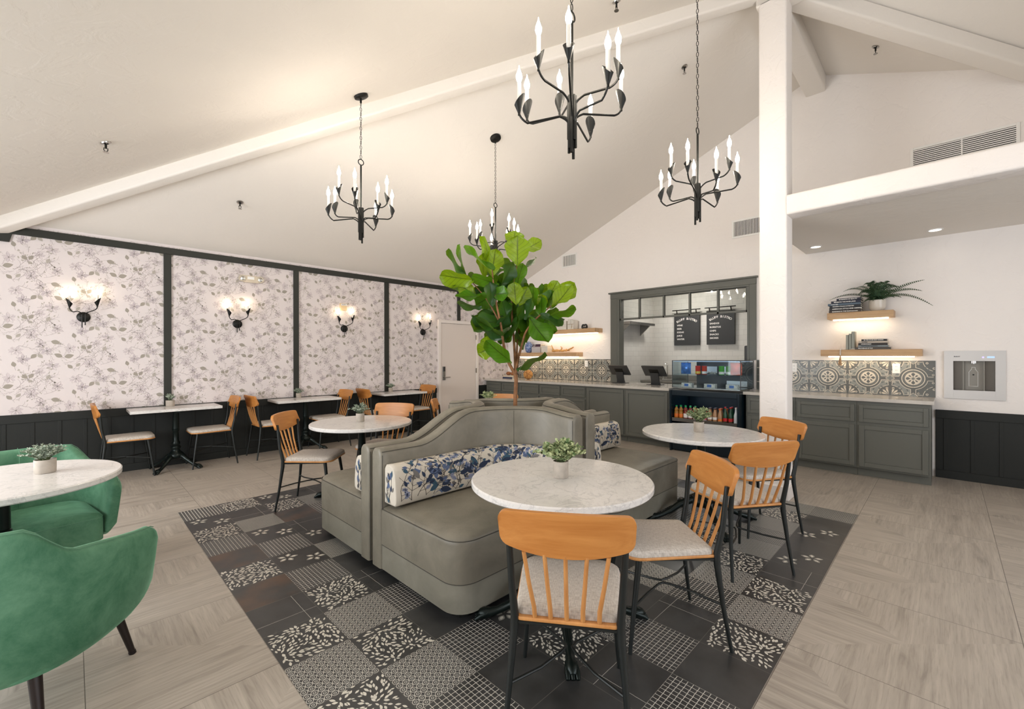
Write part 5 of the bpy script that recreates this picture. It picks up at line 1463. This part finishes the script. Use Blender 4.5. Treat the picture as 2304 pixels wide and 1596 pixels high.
# ================================================================ green armchairs
def armchair(lab, x, y, deg):
    t = thing('velvet_armchair', lab, 'armchair', (x, y, 0), rzf(deg), 'green velvet tub armchairs')
    # plan path of the shell's centre line, from right arm front round the back to left arm front
    def plan(u):
        s_ = u*2-1; a = abs(s_)
        # straight arm 0.35 of the way, then a corner, then the back
        key = [(1.0, (.335, .30)), (.82, (.345, .12)), (.66, (.335, -.06)), (.52, (.285, -.20)), (.38, (.19, -.275)), (.2, (.09, -.295)), (0, (0, -.30))]
        for (a1, p1), (a0, p0) in zip(key[:-1], key[1:]):
            if a0 <= a <= a1:
                f = (a-a0)/(a1-a0)
                return Vector((math.copysign(p0[0]+(p1[0]-p0[0])*f, s_), p0[1]+(p1[1]-p0[1])*f))
    NN = 56; pts = [plan(k/NN) for k in range(NN+1)]
    for _ in range(5): pts = [pts[0]]+[(pts[i-1]+pts[i]*2+pts[i+1])/4 for i in range(1, NN)]+[pts[-1]]
    b = B(); rings = []; tops = []
    for k, p in enumerate(pts):
        d = (pts[min(k+1, NN)]-pts[max(k-1, 0)]).normalized(); nrm = Vector((d.y, -d.x))
        if nrm.dot(p) < 0: nrm = -nrm
        a = abs(k/NN*2-1)
        H = .607+.075*smooth01((1-a)/.5)+.115*smooth01((.57-a)/.15)
        zb = .235+.05*smooth01((a-.85)/.15)
        e = smooth01((a-.94)/.06)
        H2 = H-.035*e
        th_ = .036*(1-.35*e)
        flare = .018
        sec = [(th_*.6-.03, zb), (th_+.004-.01, zb+.05), (th_+flare*.4, (zb+H2)/2), (th_+flare, H2-.05), (th_*.8+flare, H2-.018), (flare, H2), (flare-th_*.8, H2-.018), (flare-th_, H2-.05), (-th_, .40), (-th_-.01, zb+.04), (-th_*.6-.02, zb)]
        rings.append([(p.x+nrm.x*w_, p.y+nrm.y*w_, z) for w_, z in sec])
        tops.append((p.x+nrm.x*(flare+th_*.55), p.y+nrm.y*(flare+th_*.55), H2-.006))
    m_ = len(rings[0])
    vs = [q for r_ in rings for q in r_]; L_ = len(rings)
    fs = [(i*m_+k, i*m_+(k+1) % m_, (i+1)*m_+(k+1) % m_, (i+1)*m_+k) for i in range(L_-1) for k in range(m_)]+[tuple(range(m_))[::-1], tuple((L_-1)*m_+k for k in range(m_))]
    b.add(vs, fs); sh_ = obj('shell', b, M['velvet'], t, smooth=True, angle=80, bevel=.012, bseg=3)
    b = B(); b.tube([q for q in tops[1:-1]], .0018, 5); b.tube([(0, -.300-.036-.0155, .30), (0, -.30-.056, .70), (0, -.318, .802)], .0015, 5)
    for s_ in (1,): b.tube([(0, -.262, .42), (0, -.248, .74), (0, -.262, .79)], .0015, 5)
    obj('seam', b, M['bseam'], sh_, smooth=True)
    f = fillet([(-.295, -.27), (.295, -.27), (.295, .315), (-.295, .315)], [.12, .12, .05, .05], 6)
    b = B(); n = len(f); lv = [(1, .25), (1, .37), (.99, .395), (.96, .41), (.7, .422), (.3, .426)]
    vs = [(p[0]*k, p[1]*k+.02*(1-k), z) for k, z in lv for p in f]; m2 = len(lv)
    fs = [(j*n+i, j*n+(i+1) % n, (j+1)*n+(i+1) % n, (j+1)*n+i) for j in range(m2-1) for i in range(n)]+[tuple(range(n))[::-1], tuple((m2-1)*n+i for i in range(n))]
    b.add(vs, fs); sc = obj('seat_cushion', b, M['velvet'], t, smooth=True, angle=60)
    b = B(); b.tube([(p[0]*.992, p[1]*.992, .392) for p in f], .002, 5, closed=True); obj('seam', b, M['bseam'], sc, smooth=True)
    for sx_, sy_ in ((1, 1), (1, -1), (-1, 1), (-1, -1)):
        b = B(); b.tube([(sx_*.235, sy_*.215, .27), (sx_*.29, sy_*.262, 0)], [.021, .012], 14)
        b.tube([(sx_*.2875, sy_*.26, .012), (sx_*.29, sy_*.262, 0)], [.0145, .0145], 14)
        obj('leg', b, M['boleg'], t, smooth=True)
    return t
armchair('green velvet tub armchair nearest the camera, back towards us', -.185, 2.662, 58)
armchair('green velvet tub armchair behind the table, facing us', -.20, 4.03, 280)
# ================================================================ potted plants
M['sage'] = None
def leafmat(name, c1, c2, edge=None):
    n = N(name); v = n.coord(); f = n.noise(v, 45, 2); n.base(n.ramp(f, [(.35, c1), (.65, c2)]), .55, 0, .3)
    return n.m
LM = [leafmat('variegated_green_leaf', srgb(98, 124, 78), srgb(206, 212, 164)), leafmat('frosty_green_leaf', srgb(96, 114, 96), srgb(188, 196, 178)), leafmat('sage_leaf', srgb(86, 108, 72), srgb(176, 186, 140))]
def plant(x, y, z, pr, ph, spread, height, nst, mt, lab, seed, leafL=.014, up_=0., cat='plant', round_=.7):
    t = thing('potted_plant', lab, cat, (x, y, z), 0, 'small potted plants on the tables'); r = random.Random(seed)
    b = B(); b.lathe([(0, 0), (pr*.93, 0), (pr, .004), (pr*1.02, ph), (pr*.92, ph), (pr*.9, ph-.008), (0, ph-.008)], 26); obj('pot', b, M['pot'], t, smooth=True, angle=50)
    bs = B(); bl = B()
    for k in range(nst):
        a = r.uniform(0, 2*PI); el = r.uniform(.05, 1.)**.8; R_ = spread*math.sqrt(el)*r.uniform(.75, 1.05); H = height*(1-.55*el)*r.uniform(.75, 1.1)
        p0 = Vector((math.cos(a)*pr*.35, math.sin(a)*pr*.35, ph-.008)); p2 = Vector((math.cos(a)*R_, math.sin(a)*R_, ph+H)); p1 = Vector((math.cos(a)*R_*.35, math.sin(a)*R_*.35, ph+H*.75))
        P_ = [p0*(1-q)**2+p1*2*q*(1-q)+p2*q*q for q in [i/5 for i in range(6)]]
        bs.tube(P_, .0011, 4, cap=False)
        for i in range(1, 12):
            q = .18+.82*i/11; c = p0*(1-q)**2+p1*2*q*(1-q)+p2*q*q
            for sg in (0, 1):
                th2 = r.uniform(0, 2*PI); d = Vector((math.cos(th2), math.sin(th2), r.uniform(.0, .9)+up_)).normalized(); L = leafL*r.uniform(.75, 1.25)
                sd = d.cross(Vector((r.uniform(-1, 1), r.uniform(-1, 1), r.uniform(-.2, 1)))).normalized(); nrm = d.cross(sd)
                w_ = L*round_/2
                vs = [c, c+d*L*.35+sd*w_*.85+nrm*L*.06, c+d*L*.72+sd*w_*.8+nrm*L*.05, c+d*L, c+d*L*.72-sd*w_*.8+nrm*L*.05, c+d*L*.35-sd*w_*.85+nrm*L*.06]
                bl.add(vs, [(0, 1, 2, 3), (0, 3, 4, 5)])
    obj('stems', bs, plain('thin_stem', srgb(84, 96, 60), .7), t, normals=False)
    obj('foliage', bl, mt, t, normals=False)
    return t
plant(T1[0], T1[1], TT, .0405, .088, .135, .115, 70, LM[0], 'variegated potted plant on the nearest round table', 1, .024)
plant(T2[0]-.01, T2[1]+.015, TT, .040, .082, .10, .10, 44, LM[1], 'frosty potted plant on the middle round table by the wall side', 2, .017, round_=.45)
plant(T3[0]-.02, T3[1]+.01, TT, .0405, .085, .125, .125, 50, LM[2], 'spreading sage potted plant on the round table before the cooler', 3, .018, round_=.6)
plant(-.108, 3.575, TT, .0445, .075, .115, .085, 60, LM[1], 'bushy potted plant on the round table between green armchairs', 4, .014, round_=.5)
plant(T5[0], T5[1], TT, .0405, .085, .105, .13, 40, LM[0], 'green plant peeping over the banquette near the long counter', 5, .020)
plant(.88, 7.03, .7715, .046, .075, .055, .075, 26, LM[1], 'small upright succulent on the first wall table', 6, .022, 1.0, round_=.35)
plant(2.44, 7.03, .7715, .036, .07, .075, .075, 34, LM[1], 'small potted plant on the middle wall table', 7, .016, round_=.5)
plant(4.00, 7.03, .7715, .036, .07, .08, .08, 34, LM[1], 'small potted plant on the wall table near the door', 8, .017, .5, round_=.45)
# fern
t = thing('potted_fern', 'fern with long fronds in a white pot on the upper right shelf', 'plant', (6.925, .592, 1.9455))
b = B(); b.lathe([(0, 0), (.05, 0), (.072, .02), (.080, .045), (.082, .13), (.077, .135), (.072, .12), (0, .118)], 32); obj('pot', b, plain('glazed_white_pot', srgb(214, 206, 194), .18), t, smooth=True)
r = random.Random(7); fb = B(); fst = B()
fr = [(3.3, .42, .05, .9), (3.05, .36, .13, .8), (.05+PI*1.0, .30, .20, .8), (PI*.5+1.2, .28, .2, .6), (5.95, .42, .07, .85), (0.0, .36, .14, .75)]
def frond(dx_, dyv, H, droop, L, dens=24):
    """dyv>0 runs to the left in the picture"""
    p0 = Vector((0, 0, .12)); p2 = Vector((dx_, dyv, H)); p1 = Vector((dx_*.45, dyv*.45, H+droop))
    C = lambda q: p0*(1-q)**2+p1*2*q*(1-q)+p2*q*q
    fst.tube([C(i/8) for i in range(9)], .0018, 4, cap=False)
    for i in range(2, dens):
        q = i/dens; c = C(q); d = (C(min(1, q+.02))-C(q-.02)).normalized(); sd = d.cross(Vector((.55, 0, 1))).normalized()
        l = .045*math.sin(PI*min(1, q*.9+.12))**.6*(1-.35*q)
        for sg in (-1, 1):
            e = (sd*sg+d*.35).normalized(); w_ = d*.0048; k = e.cross(w_).normalized()*.003
            fb.add([c-w_, c+e*l*.5-w_*.9+k, c+e*l, c+e*l*.5+w_*.9+k, c+w_], [(0, 1, 2, 3, 4)])
frond(-.06, .47, .17, .13, 0, 30); frond(-.07, -.49, .02, .26, 0, 32); frond(-.05, -.40, .20, .10, 0, 26); frond(-.03, .33, .27, .10, 0, 24); frond(-.08, -.42, .32, -.02, 0, 26)
for k in range(46):
    a = r.uniform(0, 2*PI); R_ = r.uniform(.06, .27); frond(math.cos(a)*R_*.45-.02, math.sin(a)*R_, r.uniform(.16, .38)-R_*.3, r.uniform(.04, .14), 0, 18)
obj('stems', fst, plain('fern_stem', srgb(70, 84, 50), .7), t, normals=False); obj('fronds', fb, plain('fern_green', srgb(56, 84, 56), .6, var=(30, .3)), t, normals=False)
# ================================================================ fiddle-leaf fig tree
def figmat():
    n = N('fig_leaf'); at = n.node('ShaderNodeVertexColor'); at.layer_name = 'tone'
    u = n.node('ShaderNodeUVMap'); u.uv_map = 'UVMap'; x = n.sep(u.outputs[0])
    s_ = n.math('ABSOLUTE', n.math('SUBTRACT', x[1], .5))
    mid = n.math('LESS_THAN', s_, .026)
    vn = n.math('ABSOLUTE', n.math('SUBTRACT', n.math('FRACT', n.math('SUBTRACT', n.math('MULTIPLY', x[0], 7), n.math('MULTIPLY', s_, 4.0))), .5))
    vein = n.math('MAXIMUM', mid, n.math('MULTIPLY', n.math('LESS_THAN', vn, .06), .6))
    col = n.mix(n.math('MULTIPLY', n.noise(n.coord(), 9, 3), .35), at.outputs[0], srgb(34, 66, 24))
    dark = n.mix(.75, col, srgb(24, 40, 12)); c = n.mix(vein, col, dark)
    n.base(c, .32, 0, .45); n.bump(n.math('SUBTRACT', 1, vein), .25, .003)
    tl = n.node('ShaderNodeBsdfTranslucent'); n.link(n.mix(.5, c, srgb(150, 180, 20)), tl.inputs[0])
    mx = n.node('ShaderNodeMixShader'); mx.inputs[0].default_value = .38
    n.link(n.bsdf.outputs[0], mx.inputs[1]); n.link(tl.outputs[0], mx.inputs[2]); n.link(mx.outputs[0], n.out.inputs[0])
    return n.m
TX, TY = 2.765, 2.70
t = thing('fig_tree', 'tall fiddle-leaf fig tree rising from the middle of the banquettes', 'tree', (TX, TY, 0))
b = B(); b.lathe([(0, 0), (.11, 0), (.135, .02), (.15, .42), (.14, .42), (.13, .40), (0, .40)], 28); obj('planter', b, M['dkgrey'], t, smooth=True, angle=50)
b = B(); b.lathe([(0, .41), (.13, .402)], 24); obj('soil', b, M['soil'], t, normals=False)
Rv, Fv = rt, fw
def tp(cx, cy_, dep=0):
    """lateral / height from the leaf table (table units .001084 m)"""
    k = (cx-725)*.001084; z = 2.589-.001084*cy_
    return Rv*k+Fv*dep+Vector((0, 0, z))
bark = plain('fig_bark', srgb(128, 88, 56), .8, nb=(60, .6, .006), var=(22, .35))
b = B(); b.tube([(0, 0, .38), (.006, 0, .7), (-.004, .004, .95), tp(722, 1400), tp(728, 1290), tp(722, 1240)], [.026, .022, .019, .018, .017, .019], 12); obj('trunk', b, bark, t, smooth=True)
def br(pts, r0, r1):
    b = B(); P_ = [tp(*p) for p in pts]; n = len(P_); Q = []
    for i in range(n-1):
        for k in range(4): Q.append(P_[i].lerp(P_[i+1], k/4))
    Q.append(P_[-1]); 
    for _ in range(3): Q = [Q[0]]+[(Q[i-1]+Q[i]*2+Q[i+1])/4 for i in range(1, len(Q)-1)]+[Q[-1]]
    m2 = len(Q); b.tube(Q, [r0+(r1-r0)*i/(m2-1) for i in range(m2)], 9); return obj('branch', b, bark, t, smooth=True)
br([(722, 1245, 0), (660, 1140, -.02), (625, 1000, -.05), (610, 860, -.08), (570, 680, -.08), (545, 500, -.1), (535, 380, -.1)], .015, .005)
br([(722, 1245, 0), (720, 1100, .02), (705, 900, .05), (690, 700, .06), (700, 500, .04), (740, 330, .02)], .014, .005)
br([(722, 1240, 0), (740, 1130, -.01), (775, 1000, -.04), (800, 900, -.08), (880, 800, -.06), (960, 730, -.04), (1010, 690, -.04)], .013, .005)
br([(735, 1150, 0), (735, 980, .08), (760, 820, .12), (840, 700, .14), (920, 640, .14)], .009, .004)
br([(605, 840, -.08), (500, 640, -.02), (400, 520, .04), (330, 440, .06)], .008, .003)
LV = [(715,110,85,110,145,3,.10),(740,240,90,215,185,3,-.02),(870,170,32,150,110,3,.08),(500,225,95,190,62,3,-.05),(545,340,82,195,150,3,-.02),(425,345,150,260,60,2,-.12),(450,345,100,170,90,3,.05),(250,465,176,245,108,3,-.05),
 (270,300,112,230,34,2,.03),(235,340,134,240,34,1,.06),(250,528,184,150,36,0,.05),(330,550,150,150,110,3,.02),(345,620,186,190,80,2,-.04),(345,690,180,190,45,0,-.08),(350,420,60,60,50,0,.10),(640,320,110,95,85,1,.12),
 (750,430,82,185,110,2,.05),(660,430,62,200,90,0,-.04),(840,340,42,150,40,0,.06),(480,490,170,200,75,2,-.06),(570,480,150,150,85,2,.04),(610,600,0,135,110,2,-.08),(470,640,210,180,125,2,-.05),(530,600,90,170,90,0,-.10),
 (720,600,95,165,120,3,-.12),(790,610,60,150,95,3,-.06),(870,620,85,160,90,2,-.02),(925,560,95,115,42,1,.06),(940,650,100,115,80,3,.0),(1040,530,60,130,100,3,.10),(1140,570,45,190,140,3,.06),(1110,620,42,215,112,3,-.04),
 (1090,750,14,225,62,2,-.08),(1000,820,-35,185,70,0,-.10),(905,900,-58,235,155,2,-.06),(970,870,-18,170,110,2,.05),(1070,810,0,110,35,0,.02),(940,700,80,150,80,2,-.06),(840,720,70,160,60,0,-.06),(760,740,60,160,62,1,-.04),
 (420,820,240,170,110,1,.0),(500,870,318,270,90,0,-.14),(520,830,192,210,130,1,-.04),(620,830,240,160,80,0,-.10),(720,890,250,210,55,1,-.06),(500,1000,150,130,110,3,.04),(480,1045,205,150,130,3,-.05),(585,1060,143,240,120,2,-.10),
 (855,1135,25,250,55,0,-.06),(640,720,100,160,90,1,.0),(690,800,235,150,80,1,.08),(560,720,140,170,100,1,.06),(600,540,120,160,90,1,.12),(700,690,70,150,100,1,.10),(820,830,280,160,80,0,.08),(650,640,200,160,90,0,.14),
 (780,560,40,150,90,1,.14),(900,760,20,160,90,1,.10),(430,560,200,160,100,1,.12),(560,400,200,150,80,1,.10),(990,640,60,160,60,1,.08),(1010,760,40,170,80,2,.04),(640,950,250,120,60,1,.06),(760,960,285,170,60,1,.02),(540,900,215,150,90,0,.12),(860,540,110,120,60,1,.12),(680,500,100,170,90,0,.15),(500,760,170,170,90,0,.08),(740,820,90,170,70,1,.12)]
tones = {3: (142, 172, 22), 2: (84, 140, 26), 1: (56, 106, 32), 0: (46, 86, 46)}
fb = B(); uv = []; cols = []; r = random.Random(12)
for q_ in range(34):
    cc = r.uniform(400, 1000); dd = r.uniform(380, 960)
    if abs(cc-725)/300+abs(dd-640)/330 < 1.15: LV.append((cc, dd, math.degrees(math.atan2(700-dd, cc-725))+r.uniform(-40, 40), r.uniform(150, 200), r.uniform(60, 140), r.choice((0, 1, 1, 2, 2)), r.uniform(.04, .26)))
for (cx_, cy_, ang, L, w_, tone, dep) in LV:
    a = math.radians(ang); L *= 1.14; w_ *= 1.26; Lm = L*.001084; real = .80*Lm
    d2 = Rv*math.cos(a)+Vector((0, 0, 1))*math.sin(a)
    tilt = r.uniform(-.35, .35); d = (d2*math.cos(tilt)+Fv*math.sin(tilt)).normalized()
    c0 = tp(cx_, cy_, dep)-d2*Lm*.5
    side = Rv*(-math.sin(a))+Vector((0, 0, 1))*math.cos(a)
    ratio = min(1, w_*.001084/real); real = max(real, .001)
    phi = math.acos(ratio)*r.choice((-1, 1))
    sd = (side*math.cos(phi)+Fv*math.sin(phi)); sd = (sd-d*sd.dot(d)).normalized(); nrm = d.cross(sd)
    if ratio >= 1: real = w_*.001084
    nl, nw = 12, 8; base = len(fb.V); wav = r.uniform(0, 6); bend = r.uniform(.04, .22)*(1 if nrm.dot(Vector((0, 0, 1))) < 0 else -1); foldv = r.uniform(.10, .24)
    for i in range(nl+1):
        q = i/nl
        prof = (math.sin(PI*min(1, q)**1.25)**.62)*(.74+.26*q)*(1 if q < .97 else .75) if 0 < q < 1 else 0.02
        for j in range(nw+1):
            s_ = j/nw*2-1
            h = abs(s_)**1.3*foldv*real*.5+math.sin(q*9+wav+s_*1.5)*.075*real*abs(s_)-bend*Lm*q*q
            fb.V.append(c0+d*(q*Lm)+sd*(s_*prof*real/2*(1+.06*math.sin(q*16+wav)))+nrm*h)
    for i in range(nl):
        for j in range(nw):
            k0 = base+i*(nw+1)+j; fb.F.append([k0, k0+1, k0+nw+2, k0+nw+1]); fb.M.append(0)
            uv.append([(i/nl, j/nw), (i/nl, (j+1)/nw), ((i+1)/nl, (j+1)/nw), ((i+1)/nl, j/nw)])
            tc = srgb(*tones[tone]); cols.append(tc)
fo = obj('foliage', fb, figmat(), t, smooth=True, uv=uv, normals=False, angle=180)
ca = fo.data.color_attributes.new('tone', 'FLOAT_COLOR', 'CORNER')
k = 0
for p, c in zip(fo.data.polygons, cols):
    for _ in p.loop_indices: ca.data[k].color = c; k += 1
